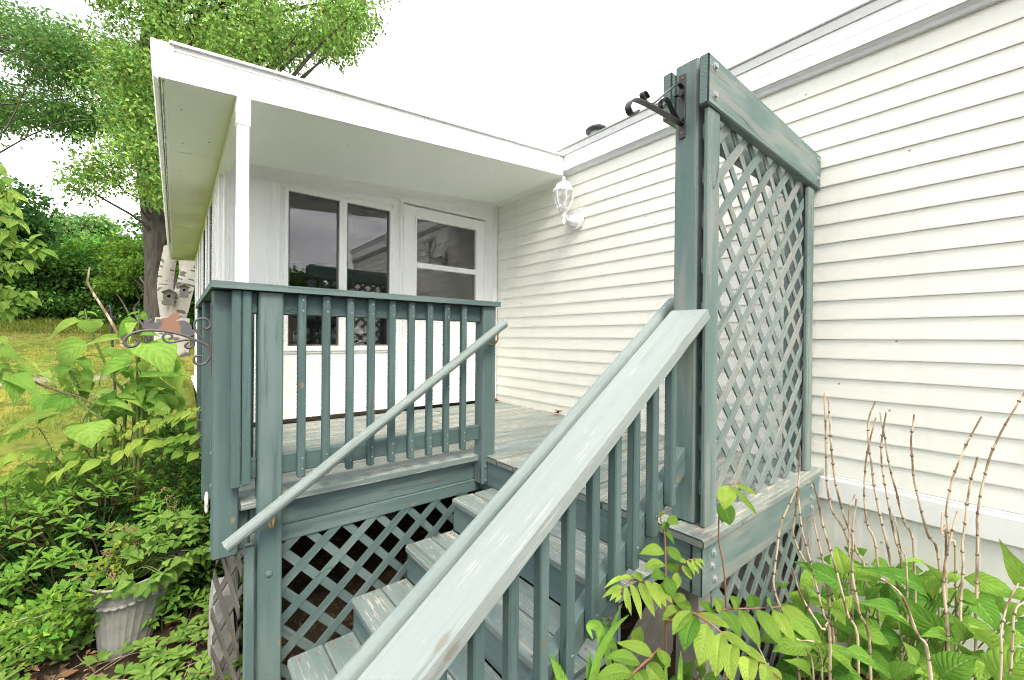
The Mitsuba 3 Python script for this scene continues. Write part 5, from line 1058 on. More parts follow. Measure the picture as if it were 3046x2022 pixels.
def fl(z, t):
    g = max(0, min(1, (.325 - z) / .03)) * max(0, min(1, (z - .06) / .05))
    return -.035 * abs(math.sin(t * 13)) ** .5 * g + .018 * g


rows = [(0.0, 0.0, .085), (.082, .070, .085), (.088, .076, .09), (.100, .086, .14), (.114, .095, .20), (.128, .104, .26), (.140, .111, .300), (.146, .114, .322), (.153, .119, .325), (.156, .122, .345), (.162, .127, .372), (.176, .139, .392), (.186, .148, .398), (.188, .150, .404), (.182, .144, .408), (.166, .130, .398), (.156, .121, .375), (.150, .116, .35)]
part(pot, 'body', pot_mesh(rows, fl), 'pot_plastic', 55)
sc = []
for k in range(26):
    t = 2 * math.pi * (k + .5) / 26
    e = 2 / 2.6
    cx, cy = math.copysign(abs(math.cos(t)) ** e, math.cos(t)), math.copysign(abs(math.sin(t)) ** e, math.sin(t))
    x, y = .1535 * cx, .1195 * cy
    s = trimesh.creation.icosphere(1, .0165); s.apply_scale([1, 1, .5]); s.apply_translation([PC[0] + x * .80 - y * .60 - .011, PC[1] + x * .60 + y * .80, .376]); sc.append(s)
part(pot, 'scalloped_band', (lambda m: (m[0], m[1]))(join(sc)), 'pot_plastic', True)
part(pot, 'potting_soil', pot_mesh([(0, 0, .372), (.152, .118, .365)], lambda z, t: 0), 'soil')

# ---------------------------------------------------------------- plants built leaf by leaf
def up_for(b, t, k=.55):
    """leaves hold their faces up and towards the open side, each a little differently"""
    b = np.asarray(b, float)
    c = norm(np.array(EYE) - b) if np.any(b) else np.array([-.1, -.8, .2])
    return norm(c * (.35 + k) + np.array([0, 0, .62]) + np.array([rnd.gauss(0, .24), rnd.gauss(0, .24), rnd.gauss(0, .15)]))


def leaves(parent, table, shape, mat, fold=.22, curl=.14, k=.5, name='leaf', wav=.03, serr=0.0, dark=None, base=None):
    for e in table:
        b, t, w, yl = np.array(e[0:3]), np.array(e[3:6]), e[6], e[7]
        tone = rnd.uniform(.62, .98) if yl else rnd.uniform(.08, .62)
        part(parent, name, leaf(b, t, w, shape, fold + rnd.uniform(-.18, .08), curl + rnd.uniform(-.08, .1), up_for(b, t, k), rnd.gauss(0, .15), tone, wav, serr), mat, True)


def stems(parent, table, r0, r1, mat, name='stem', seed=0):
    for P in table:
        P = smooth_path(P, 4)
        part(parent, name, tube(P, np.linspace(r0, r1, len(P)), 6, True, seed), mat, 50)


def twig_to(parent, pts, mat='green_stem', r=.0022, name='petiole'):
    part(parent, name, tube(smooth_path(pts, 3), r, 5), mat, 50)


cat = thing('catalpa_sapling', 'tall sapling with big pale heart shaped leaves behind the rabbit bracket', 'sapling')
stems(cat, CATALPA_STEMS, .009, .004, 'green_stem')
S_ALL = np.vstack([smooth_path(p, 6) for p in CATALPA_STEMS])
leaves(cat, CATALPA, 'heart', 'leaf_catalpa', .18, .20)
pts = []
for e in CATALPA:
    b = np.array(e[:3]); d = np.linalg.norm(S_ALL - b, axis=1) + .35 * np.maximum(0, S_ALL[:, 2] - b[2])
    q = S_ALL[np.argmin(d)]
    if .01 < np.linalg.norm(q - b) < .6:
        pts.append(tube(smooth_path([q, (q + b) / 2 + [0, 0, .02], b], 3), .0024, 5))
m = join(pts); part(cat, 'petioles', (m[0], m[1]), 'green_stem', 50, stuff=True)
for p in CATALPA_STEMS[:5]:
    q = np.array(p[0]); part(cat, 'stem', tube(smooth_path([q, (q[0] - .02, q[1] + .03, (q[2] + .25) / 2), (q[0] - .03, q[1] + .05, .2)], 4), .010, 6), 'green_stem', 50)

ds = thing('dead_stick', 'bare leaning dead branch rising behind the sapling', 'branch')
stems(ds, DEADSTICK, .013, .005, 'cane_bark', 'branch')
q = np.array(DEADSTICK[0][0]); part(ds, 'branch', tube([q, (q[0] + .02, q[1], .3)], .013, 6), 'cane_bark', 50)
hk = thing('shepherd_hook', 'black shepherd hook pole standing in the lawn behind the sapling', 'garden hook')
stems(hk, HOOK[:1], .010, .008, 'black_iron', 'pole'); stems(hk, HOOK[1:], .006, .006, 'black_iron', 'side_hook')
q = np.array(HOOK[0][0]); part(hk, 'pole', tube([q, (q[0], q[1], .3)], .010, 7), 'black_iron', 50)

sap = thing('leaning_sapling', 'young tree with drooping light leaves at the left edge, its trunk outside the picture', 'sapling')
bx0 = np.array([-.72, 2.55, .2])
part(sap, 'trunk', tube(smooth_path([bx0, (-.74, 2.5, 1.0), (-.72, 2.45, 1.8), (-.70, 2.4, 2.6)]), np.linspace(.03, .012, 13), 8), 'dark_bark', 50)
for P in SAP_BR:
    P = np.array(P); root = np.array([-.725, 2.48, min(2.5, P[0][2] - .12)])
    Q = smooth_path(np.vstack([root, P]), 6)
    part(sap, 'branch', tube(Q, np.linspace(.007, .0022, len(Q)), 5), 'green_stem', 50)
    for i in range(5, len(Q)):
        for s in (-1, 1):
            if rnd.random() < .42:
                dirn = norm(Q[min(i + 1, len(Q) - 1)] - Q[i - 1] + .001) * .6 + np.array([rnd.gauss(0, .35), rnd.gauss(-.1, .3) + .25 * s, -.55 + rnd.gauss(0, .25)])
                L = rnd.uniform(.055, .085)
                part(sap, 'leaf', leaf(Q[i], Q[i] + norm(dirn) * L, L * .5, 'ovate', .3, .18, up_for(0, 0), rnd.gauss(0, .3), rnd.uniform(.2, .95), .03), 'leaf_catalpa', True)
leaves(sap, EDGE, 'heart', 'leaf_catalpa', .2, .2)
stems(sap, EDGE_STEMS, .006, .003, 'twig', 'branch')


def pinnate(parent, table, mat, shape='ovate', stem='green_stem', droop=.35):
    for P, n, ln, w, yl in table:
        P = smooth_path(P, 5)
        part(parent, 'rachis', tube(P, np.linspace(.0028, .0012, len(P)), 5), stem, 50)
        tgs = norm(np.gradient(P, axis=0))
        for i in range(n):
            j = int((i + .6) / n * (len(P) - 1))
            side = norm(np.cross(tgs[j], [0, -.3, 1]))
            for s in (-1, 1):
                d = norm(tgs[j] * .55 + side * s * .9 + np.array([0, 0, -droop]) + np.array([rnd.gauss(0, .1) for _ in range(3)]))
                L = ln * (1 - .35 * i / n) * rnd.uniform(.85, 1.1)
                part(parent, 'leaflet', leaf(P[j], P[j] + d * L, w * L / ln, shape, .2, .16, up_for(0, 0), 0, rnd.uniform(.55, .98) if yl else rnd.uniform(.15, .6), .02), mat, True)
        d = norm(tgs[-1] + np.array([0, 0, -droop]))
        part(parent, 'leaflet', leaf(P[-1], P[-1] + d * ln * .9, w * .8, shape, .2, .16, up_for(0, 0), 0, rnd.uniform(.6, .98) if yl else rnd.uniform(.2, .6), .02), mat, True)


hic = thing('walnut_seedling', 'low seedlings with pale compound leaves spreading over the dark shrub', 'plant')
pinnate(hic, LEFTPIN, 'leaf_pinnate')
for P, *_ in LEFTPIN:
    q = np.array(P[0]); r = np.array([q[0] * .6, 3.4, .3])
    part(hic, 'stem', tube(smooth_path([q, q + [0, .22, -.06], (q + r) / 2 + [0, .15, .0], r], 4), .002, 5), 'twig', 50)

ail = thing('sumac_seedling', 'bright green seedling with long compound leaves climbing beside the deck corner', 'plant')
leaves(ail, AIL, 'ellip', 'leaf_pinnate', .15, .14, .75, 'leaflet', .015)
stems(ail, AIL_STEMS, .0042, .0016, 'red_stem')
q = np.array(AIL_STEMS[0][0]); part(ail, 'stem', tube([q, (q[0], q[1], 0.0)], .0045, 6), 'red_stem', 50)
low = thing('broad_leaf_seedling', 'low seedling with broad green leaflets at the foot of the stair rail', 'plant')
leaves(low, LOW, 'ellip', 'leaf_pinnate', .15, .14, .7, 'leaflet', .02)
stems(low, LOW_STEMS, .004, .002, 'red_stem')
for P in LOW_STEMS:
    q = np.array(P[-1]); part(low, 'stem', tube([np.array(P[0]), (P[0][0], P[0][1], 0.0)], .004, 6), 'red_stem', 50)
beh = thing('stair_seedling', 'yellow green leaves hanging over the treads behind the balusters', 'plant')
leaves(beh, BEHIND, 'ellip', 'leaf_pinnate', .15, .14, .7, 'leaflet', .02)
stems(beh, BEHIND_STEMS, .003, .0015, 'red_stem')
spg = thing('lattice_sprig', 'sprig of green leaflets growing up through the trellis onto the deck edge', 'plant')
leaves(spg, SPRIG, 'ellip', 'leaf_pinnate', .18, .14, .8, 'leaflet', .02)
stems(spg, SPRIG_STEMS, .003, .0015, 'red_stem')
q = np.array(SPRIG_STEMS[0][0]); part(spg, 'stem', tube(smooth_path([q, (q[0] - .03, .62, q[2] - .2), (1.36, .60, .0)], 4), .003, 5), 'red_stem', 50)


def strap(parent, P, w, mat, name='leaf', tone=.3):
    P = smooth_path(P, 5); tg = norm(np.gradient(P, axis=0)); n = len(P)
    V, U, F = [], [], []
    k = 2 * int(tone * 15.99)
    for i in range(n):
        x = i / (n - 1); hw = w / 2 * (1 - .9 * x ** 2.2)
        s = norm(np.cross(tg[i], [-.35, -.9, .25])); u = np.cross(s, tg[i])
        for c in (-1, 0, 1):
            V.append(P[i] + s * hw * c + u * hw * .4 * abs(c)); U.append((x * .999 + k, c))
    for i in range(n - 1):
        for j in range(2):
            q = i * 3 + j; F += [[q, q + 1, q + 4], [q, q + 4, q + 3]]
    part(parent, name, (np.array(V), np.array(F), np.array(U)), mat, True)


spw = thing('spiderwort', 'spiderwort clump with long strap leaves in front of the stair balusters', 'plant')
for P in STRAPS:
    strap(spw, P, rnd.uniform(.016, .03), 'leaf_shrub', 'leaf', rnd.uniform(.5, .95))
q = np.array(STRAPS[3][-1])
for i in range(7):
    d = norm(np.array([rnd.gauss(0, 1), rnd.gauss(-.3, .6), rnd.gauss(-.3, .7)])) * .022
    part(spw, 'bud', lathe([(0, -.006), (.004, -.003), (.005, .002), (0, .008)], q + d, 7, d / .022), 'leaf_berry' if i % 2 else 'cane_node', True)
    part(spw, 'bud_stalk', tube([q, q + d], .0008, 4), 'green_stem')
bk = trimesh.creation.icosphere(3, .035); v = np.array(bk.vertices) * [1.3, .6, .8]
v += (.022 * (meshkit.noise(v * [40, 40, 120]) - .5))[:, None] * norm(v)
kb = uniq('bark_chunk'); put(kb, (v + [1.03, .515, .60 - .10], np.array(bk.faces)), 'rusty', 25)
labels[kb] = {'label': 'brown chunk of broken bark among the leaves below the deck corner', 'category': 'bark'}

# hydrangea with last year's canes
hyd = thing('hydrangea', 'hydrangea with broad serrated leaves along the white skirting', 'shrub')
leaves(hyd, HYD, 'ovate', 'leaf_hydrangea', .16, .24, .6, 'leaf', .035, .09)
HB = np.array([2.0, .30, .0])
pts = []
for e in HYD:
    b = np.array(e[:3]); r = np.array([b[0] * .7 + .6 + .05 * rnd.gauss(0, 1), b[1] * .6 + .2, .02])
    pts.append(tube(smooth_path([b, (b * .6 + r * .4) + [.01, .03, .0], r], 3), .0022, 5))
m = join(pts); part(hyd, 'stems', (m[0], m[1]), 'green_stem', 50, stuff=True)
for i in range(270):
    x = rnd.uniform(1.32, 2.62); y = rnd.uniform(.02, .62) - .08 * (x < 1.8)
    z = rnd.uniform(.12, .66) - .16 * (x < 1.6)
    if math.hypot(x, y) < 1.25:
        continue
    L = rnd.uniform(.09, .15); a = rnd.uniform(0, 6.28); b = np.array([x, y, z])
    part(hyd, 'leaf', leaf(b, b + np.array([math.cos(a) * L, math.sin(a) * L, -.25 * L]), L * .62, 'ovate', .2, .2, up_for(b, 0), 0, rnd.uniform(.0, .75), .03, .08), 'leaf_hydrangea', True)
can = thing('dead_canes', 'bundle of bare tan hydrangea canes standing above the leaves', 'canes')
for P in CANES:
    P = np.array(P)
    if P[0][2] < P[-1][2]:
        P = P[::-1]
    end = P[-1] + np.array([.02, .0, 0]); end[2] = 0
    Q = smooth_path(np.vstack([P, end]), 5)
    big = .0046 if len(P) > 3 else .0032
    Q[:, :2] += (meshkit.noise(Q * 14)[:, None] - .5) * .006
    cn = part(can, 'cane', tube(Q, np.linspace(big * .55, big, len(Q)), 7), 'cane_bark', 50)
    L = np.concatenate([[0], np.cumsum(np.linalg.norm(np.diff(Q, axis=0), axis=1))])
    nd = []
    s = .01
    while s < L[-1] - .22:
        s += rnd.uniform(.035, .105)
        c = np.array([np.interp(s, L, Q[:, k]) for k in range(3)])
        rr = big * (.62 + .4 * s / L[-1])
        nd.append(lathe([(rr * .9, -.004), (rr * 1.25, -.001), (rr * 1.3, .001), (rr * .9, .004)], c, 7))
        a = rnd.uniform(0, 6.28)
        o = np.array([math.cos(a), math.sin(a), .5]) * rr * 1.7
        for sg in (1, -1):
            if rnd.random() < .6:
                nd.append(lathe([(0, -.003), (rr * .5, 0), (0, .006)], c + o * [sg, sg, 1] * .85, 5))
    if nd:
        m = join(nd); part(cn, 'nodes', (m[0], m[1]), 'cane_node', 50, stuff=True)

# ---------------------------------------------------------------- shrubs on the left


def mound(c, r, n, seed, inner=.0):
    """points on a lumpy upper half ellipsoid with outward normals"""
    g = np.random.default_rng(seed)
    d = norm(g.normal(size=(n, 3)) * [1, 1, .8]); d[:, 2] = np.abs(d[:, 2])
    k = 1 + .38 * (meshkit.noise(d * 2.6 + seed) - .5) - inner * g.random(n)
    return np.asarray(c) + d * np.asarray(r) * k[:, None], norm(d / np.asarray(r)), g


def whorl_shrub(key, c, r, n, seed, L=(.06, .085), mat='leaf_shrub', tone=(.32, .99)):
    P, N, g = mound(c, r, n, seed)
    ok = (P[:, 2] > ground_z(P[:, 0], P[:, 1]) + .06)
    shoots, st = [], []
    for p, nn in zip(P[ok], N[ok]):
        ax = norm(nn * .55 + np.array([0, -.12, .75]) + g.normal(size=3) * .22)
        ref = norm(np.cross(ax, [0.3, 1, .1])); sd = np.cross(ax, ref)
        m = []
        k = g.integers(7, 10)
        for i in range(k):
            a = 2.39996 * i + g.random() * .5
            lift = .12 + .75 * (i / k) ** 1.5
            dr_ = norm((math.cos(a) * ref + math.sin(a) * sd) * (1 - .75 * lift) + ax * lift)
            l = g.uniform(*L) * (1.05 - .45 * (i / k))
            b = p + ax * .022 * (i / k) * 1.5
            m.append(leaf(b, b + dr_ * l, l * .30, 'obov', .28, .06, ax * .9 + dr_ * .01, 0, min(.99, tone[0] + (tone[1] - tone[0]) * (i / k) ** 1.6 + g.random() * .15)))
        shoots.append(join(m))
        st.append(tube([p - ax * .16 - nn * .05, p - ax * .05, p + ax * .02], .0025, 4, False))
    return shoots, st


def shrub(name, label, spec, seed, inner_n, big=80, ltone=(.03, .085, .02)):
    t = thing(name, label, 'shrub')
    C, R, n = spec
    sh, st = whorl_shrub(t, C, R, n, seed)
    eye = np.array(EYE)
    order = sorted(range(len(sh)), key=lambda i: np.linalg.norm(sh[i][0].mean(0) - eye))
    for i in order[:big]:
        part(t, 'leaf_whorl', sh[i], 'leaf_shrub', True)
    if len(order) > big:
        part(t, 'foliage', join([sh[i] for i in order[big:]]), 'leaf_shrub', True, stuff=True)
    m = join(st); part(t, 'twigs', (m[0], m[1]), 'twig', 50, stuff=True)
    P, N, g = mound(C, np.array(R) * .86, inner_n, seed + 9, .35)
    D = norm(N + g.normal(size=P.shape) * .7)
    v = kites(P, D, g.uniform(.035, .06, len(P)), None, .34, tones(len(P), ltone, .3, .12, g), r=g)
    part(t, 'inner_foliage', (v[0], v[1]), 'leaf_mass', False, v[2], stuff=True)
    return t


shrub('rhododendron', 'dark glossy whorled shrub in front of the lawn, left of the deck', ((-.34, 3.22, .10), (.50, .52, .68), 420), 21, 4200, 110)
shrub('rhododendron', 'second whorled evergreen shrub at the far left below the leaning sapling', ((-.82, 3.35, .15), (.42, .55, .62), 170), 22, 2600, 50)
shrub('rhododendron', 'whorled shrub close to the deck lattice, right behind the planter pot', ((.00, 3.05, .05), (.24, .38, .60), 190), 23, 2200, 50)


def fine_bush(name, label, C, R, n, base, L, seed, cat='shrub', inner=.45, wr=.5):
    t = thing(name, label, cat)
    P, N, g = mound(C, R, n, seed, inner)
    D = norm(N * .6 + g.normal(size=P.shape) * .8 + [0, 0, .15])
    v = kites(P, D, g.uniform(L * .7, L * 1.3, n), None, wr, tones(n, base, .35, .12, g), r=g)
    part(t, 'foliage', (v[0], v[1]), 'leaf_mass', False, v[2], stuff=True)
    tw = []
    for i in range(60):
        q = P[i]; r = np.array([C[0] + g.normal() * .05, C[1] + g.normal() * .05, C[2]])
        tw.append(tube(smooth_path([r, (q + r) / 2 + g.normal(size=3) * .03, q], 3), np.linspace(.006, .0015, 7), 4, False))
    m = join(tw); part(t, 'twigs', (m[0], m[1]), 'twig', 50, stuff=True)
    return t


fine_bush('boxwood', 'small leaved dark bush against the left side of the deck', (.03, 3.55, .2), (.17, .85, .85), 9000, (.045, .105, .025), .028, 31)
fine_bush('boxwood', 'small leaved bush beyond the deck corner at the foot of the porch wall', (.0, 5.2, .35), (.20, .9, .42), 5000, (.09, .19, .04), .05, 32)
fine_bush('low_bush', 'loose light green bush behind the evergreen shrubs at the lawn edge', (-.55, 4.35, .2), (.62, .5, .50), 5200, (.10, .21, .045), .05, 33)


def leafy(name, label, C, R, n, L, seed, mat='leaf_pinnate', tone=(.15, .8)):
    """a loose shrub of broad leaves held out on thin twigs"""
    t = thing(name, label, 'shrub')
    P, N, g = mound(C, R, n, seed, .28)
    ms, tw = [], []
    eye = np.array(EYE)
    for p, nn in zip(P, N):
        d = norm(nn * .5 + g.normal(size=3) * .6 + [0, 0, -.25])
        l = g.uniform(*L)
        up = norm(norm(eye - p) * .6 + np.array([0, 0, .7]) + g.normal(size=3) * .35)
        ms.append(leaf(p, p + d * l, l * g.uniform(.46, .6), 'ovate', g.uniform(-.05, .22), .22, up, 0, min(.99, g.uniform(*tone)), .03))
        if g.random() < .3:
            tw.append(tube(smooth_path([p, p - nn * .10 - [0, 0, .08], np.array(C) + g.normal(size=3) * .05], 3), .002, 4, False))
    order = sorted(range(n), key=lambda i: np.linalg.norm(P[i] - eye))
    for i in order[:120]:
        part(t, 'leaf', ms[i], mat, True)
    part(t, 'foliage', join([ms[i] for i in order[120:]]), mat, True, stuff=True)
    m = join(tw); part(t, 'twigs', (m[0], m[1]), 'twig', 50, stuff=True)


leafy('leafy_shrub', 'bright leafy shrub filling the gap between the sapling stems and the evergreen shrub', (-.30, 3.62, .42), (.54, .40, .64), 560, (.055, .10), 35)
leafy('leafy_shrub', 'light leafy shrub against the corner posts below the rabbit bracket', (.02, 3.35, .45), (.15, .34, .46), 200, (.045, .08), 36, tone=(.0, .5))


def arching(name, label, roots, tips, nleaf, L, base, seed, flowers=0, cat='shrub', mat='cane_bark', spread=.05):
    t = thing(name, label, cat)
    g = np.random.default_rng(seed)
    C, D, tw, fl_ = [], [], [], []
    for r, q in zip(roots, tips):
        r, q = np.array(r, float), np.array(q, float)
        mid = (r + q) / 2 + np.array([0, 0, .12 * np.linalg.norm(q - r)])
        P = smooth_path([r, mid, q], 10)
        tw.append(tube(P, np.linspace(.003, .0012, len(P)), 5, False))
        for i in range(nleaf):
            x = g.beta(2.0, 1.1); j = min(len(P) - 2, int(x * (len(P) - 1)))
            c = P[j] + g.normal(size=3) * spread * (.4 + .6 * x)
            C.append(c); D.append(norm(P[j + 1] - P[j] + g.normal(size=3) * .9 + [0, 0, .1]))
        for i in range(flowers):
            c0 = q + g.normal(size=3) * .03
            for _ in range(18):
                s = trimesh.creation.icosphere(0, g.uniform(.002, .0038)); s.apply_translation(c0 + g.normal(size=3) * [.009, .009, .006]); fl_.append(s)
    C, D = np.array(C), np.array(D)
    v = kites(C, D, g.uniform(L * .7, L * 1.25, len(C)), norm(g.normal(size=C.shape) * .5 + [0, -.45, 1]), .55, tones(len(C), base, .22, .16, g), r=g)
    part(t, 'foliage', (v[0], v[1]), 'leaf_mass', False, v[2], stuff=True)
    m = join(tw); part(t, 'twigs', (m[0], m[1]), mat, 50, stuff=True)
    if fl_:
        m = join(fl_); part(t, 'dried_flowers', (m[0], m[1]), 'dried_flower', True, stuff=True)
    return t


arching('spirea', 'yellowish spirea with brown dried flower heads above the planter pot', [(-.16, 2.80, .32)] * 7, [(-.24, 2.62, .72), (-.17, 2.58, .70), (-.22, 2.60, .60), (-.13, 2.60, .62), (-.28, 2.58, .58), (-.19, 2.56, .52), (-.25, 2.55, .46)], 42, .026, (.27, .34, .06), 41, 2, spread=.022)
arching('spirea', 'thin spirea shoot with dried flowers in front of the dark bush by the deck', [(.0, 2.85, .40)] * 3, [(-.035, 2.70, .80), (-.0, 2.70, .74), (-.02, 2.68, .66)], 34, .022, (.20, .30, .06), 42, 2, spread=.018)
arching('trailing_shrub', 'arching light green branches over the bare soil at the lower left', [(-.25, 2.75, .25)] * 9, [(-.46, 2.40, .40), (-.52, 2.46, .36), (-.44, 2.50, .46), (-.40, 2.42, .42), (-.50, 2.52, .46), (-.36, 2.46, .48), (-.55, 2.56, .42), (-.45, 2.40, .34), (-.33, 2.5, .52)], 75, .032, (.17, .31, .05), 43, 0, spread=.032)
arching('trailing_shrub', 'spray of pale leaves at the bottom left corner', [(-.62, 2.3, .1)] * 6, [(-.44, 2.0, .22), (-.40, 1.92, .12), (-.48, 2.05, .22), (-.42, 2.0, .06), (-.50, 2.06, .16), (-.36, 1.85, .06)], 36, .036, (.15, .27, .05), 44, 0, spread=.035)

# raspberry plant in the pot
ras = thing('raspberry_plant', 'light green raspberry plant spilling over the planter pot', 'plant')
g = np.random.default_rng(51)
for i in range(105):
    a = g.uniform(0, 6.28); rr = math.sqrt(g.random())
    x, y = .235 * rr * math.cos(a), .165 * rr * math.sin(a)
    p = np.array([PC[0] + .075 + x * .80 - y * .60, PC[1] + x * .60 + y * .80, .53 + .13 * (1 - rr * rr) + g.normal() * .025 - .05 * (rr > .8)])
    root = np.array([PC[0] + x * .5, PC[1] + y * .5, .46])
    part(ras, 'stem', tube(smooth_path([root, (root + p) / 2 + [0, 0, .05], p], 4), .002, 4, False), 'green_stem', 50)
    out = norm(np.array([x, y - .06, 0.01]))
    for s in (-1, 0, 1):
        d = norm(out * (1 if s == 0 else .45) + np.cross(out, [0, 0, 1]) * s + np.array([0, -.2, -.35 + .5 * g.random()]) + g.normal(size=3) * .3)
        L = g.uniform(.045, .075) * (1 if s == 0 else .85)
        part(ras, 'leaflet', leaf(p, p + d * L, L * .62, 'ovate', .08, .26, norm(np.array([g.normal() * .45, -.6 + g.normal() * .4, .9])), 0, g.uniform(.25, .95), .03, .08), 'leaf_berry', True)
for (px, py, pz) in ((-.17, 2.54, .49), (-.10, 2.54, .47), (-.03, 2.57, .48), (.02, 2.62, .49), (.06, 2.66, .50)):
    for s in (-1, 0, 1):
        p = np.array([px, py, pz]); d = norm(np.array([s * .6, -.35, -.8])); L = .075
        part(ras, 'leaflet', leaf(p, p + d * L, L * .62, 'ovate', .06, .24, (g.normal() * .3, -.9, .5), 0, g.uniform(.2, .8), .03, .08), 'leaf_berry', True)

# ---------------------------------------------------------------- ground cover, litter, slab
g = np.random.default_rng(61)
ms, n = [], 0
while n < 620:
    x, y = g.uniform(-.75, .30), g.uniform(1.45, 3.2)
    bare = (-.50 < x < -.18 and 2.15 < y < 2.65)
    slab = (math.hypot((x + .02) / .20, (y - 2.02) / .16) < 1)
    if (bare and g.random() < .90) or (slab and g.random() < .92) or (x > .13 and y > 1.9 and g.random() < .35):
        continue
    if abs(x - PC[0]) < .13 and abs(y - PC[1]) < .12:
        continue
    n += 1
    z = float(ground_z(x, y)) + g.uniform(.04, .11)
    for i in range(g.integers(5, 8)):
        a = 2.39996 * i + g.random()
        L = g.uniform(.035, .06)
        b = np.array([x, y, z])
        ms.append(leaf(b, b + np.array([math.cos(a), math.sin(a), .25 + .3 * g.random()]) * L, L * .48, 'obov', .15, .10, (g.normal() * .1, -.15, 1), 0, g.uniform(.25, .98)))
struct('ground_cover', join(ms), 'leaf_berry', True, 'stuff', 'low spreading evergreen ground cover round the pot and the lattice foot', 'ground cover')


def dry_leaf(n, xr, yr, zoff, seed, smin=.02, smax=.06):
    g = np.random.default_rng(seed)
    x, y = g.uniform(*xr, n), g.uniform(*yr, n)
    C = np.stack([x, y, ground_z(x, y) + zoff * g.random(n) + .012], -1)
    D = norm(g.normal(size=(n, 3)) * [1, 1, .25])
    N = norm(g.normal(size=(n, 3)) * .45 + [0, 0, 1])
    col = tones(n, (.22, .14, .085), .4, .12, g)
    return kites(C, D, g.uniform(smin, smax, n), N, .55, col, r=g)


v = dry_leaf(1500, (-.9, .35), (1.5, 3.0), .02, 71)
struct('dry_leaf_litter', (v[0], v[1]), 'litter', False, 'stuff', 'brown dry leaves and twigs lying on the bare soil', 'leaf litter', v[2])
v = dry_leaf(900, (1.0, 2.65), (-.1, .65), .02, 72)
struct('dry_leaf_litter', (v[0], v[1]), 'litter', False, 'stuff', 'brown dry leaves under the hydrangea', 'leaf litter', v[2])
tw = []
for i in range(70):
    x, y = g.uniform(-.6, .2), g.uniform(1.8, 2.6); a = g.uniform(0, 3.14); L = g.uniform(.08, .3)
    z = float(ground_z(x, y)) + .03
    tw.append(tube(smooth_path([(x, y, z), (x + math.cos(a) * L * .5 + g.normal() * .02, y + math.sin(a) * L * .5, z + .02 * g.random()), (x + math.cos(a) * L, y + math.sin(a) * L, z)], 3), .0016, 4, False))
m = join(tw); struct('fallen_twigs', (m[0], m[1]), 'cane_bark', 50, 'stuff', 'thin dry stems scattered on the soil by the pot', 'twigs')
sl = lathe([(0, .0), (.19, .0), (.205, -.01), (.205, -.06)], (-.02, 2.02, .075), 28)
ks = uniq('stepping_stone'); put(ks, sl, 'concrete', 40); labels[ks] = {'label': 'grey speckled stepping stone half covered by dry stems near the pot', 'category': 'stepping stone'}

for nm, p, lab in (('fallen_leaf', (2.64, 2.62, DZ + .004), 'curled brown oak leaf lying on the deck against the siding'), ('fallen_leaf', (2.62, 3.50, DZ + .004), 'orange dry leaf in the corner of the deck beside the door')):
    t = thing(nm, lab, 'leaf')
    m = []
    for i in range(7):
        a = i * .8 - 2.2; L = .05 if i != 3 else .075
        b = np.array(p) + [0, 0, .006]
        m.append(leaf(b, b + np.array([-.5 * math.cos(a) * L, math.sin(a) * L, .035 * rnd.random() + .01]), L * .5, 'ellip', .4, .3, (0, 0, 1)))
    m = join(m)
    put(t, (m[0], m[1]), 'rusty', True)

# small plants at the porch foot and grass on the lawn
g = np.random.default_rng(81)
n = 34000
x, y = g.uniform(-4.2, .2, n), 4.6 + 13.5 * g.random(n) ** 1.15
keep = meshkit.noise(np.stack([x, y, x * 0], -1) * 1.2) + .35 * (y > 12) > .40
x, y = x[keep], y[keep]
C = np.stack([x, y, ground_z(x, y) + .03], -1)
D = norm(g.normal(size=C.shape) * [.45, .45, 0] + [0, 0, 1])
S = g.uniform(.025, .065, len(x)) * (1 + 1.8 * (y > 14))
v = kites(C, D, S, None, .08, tones(len(x), (.17, .21, .045), .35, .2, g), r=g)
struct('lawn_grass', (v[0], v[1]), 'leaf_mass', False, 'stuff', 'tufts of yellow green grass on the mossy lawn', 'grass', v[2])

# ---------------------------------------------------------------- trees


def crown(parent, centers, R, n, L, base, seed, flat=.7, wr=.62, var=.28):
    g = np.random.default_rng(seed)
    C0 = np.asarray(centers, float)
    idx = np.repeat(np.arange(len(C0)), n)
    rad = g.uniform(.75, 1.25, len(C0))[idx]
    d = norm(g.normal(size=(len(idx), 3)))
    r = g.random(len(idx)) ** .45
    P = C0[idx] + d * (r * rad)[:, None] * np.array([R, R, R * flat])
    D = norm(g.normal(size=P.shape) * .8 + [0, 0, -.35] + d * .4)
    N = norm(g.normal(size=P.shape) * .55 + [0, -.1, .8])
    v = kites(P, D, g.uniform(L * .7, L * 1.3, len(P)), N, wr, tones(len(P), base, var, .13, g), r=g)
    return part(parent, 'crown', (v[0], v[1]), 'leaf_mass', False, v[2])


def limbs(parent, start, centers, r0, mat, seed, every=3, bend=.15, rmin=.012):
    g = np.random.default_rng(seed)
    S = np.asarray(start, float)
    for c in np.asarray(centers)[::every]:
        zs = c[2] - np.linalg.norm(c[:2] - S[0, :2]) * .45
        j = int(np.argmin(np.abs(S[:, 2] - zs)))
        p = S[j]; d = c - p
        P = smooth_path([p, p + d * .4 + g.normal(size=3) * bend * np.linalg.norm(d) * .4 + [0, 0, .08], p + d * .75 + g.normal(size=3) * bend * .3, c], 4)
        part(parent, 'limb', tube(P, np.linspace(max(rmin, r0 * .4 * min(1, np.linalg.norm(d) / 4)), rmin * .5, len(P)), 6, False, 3), mat, 50)


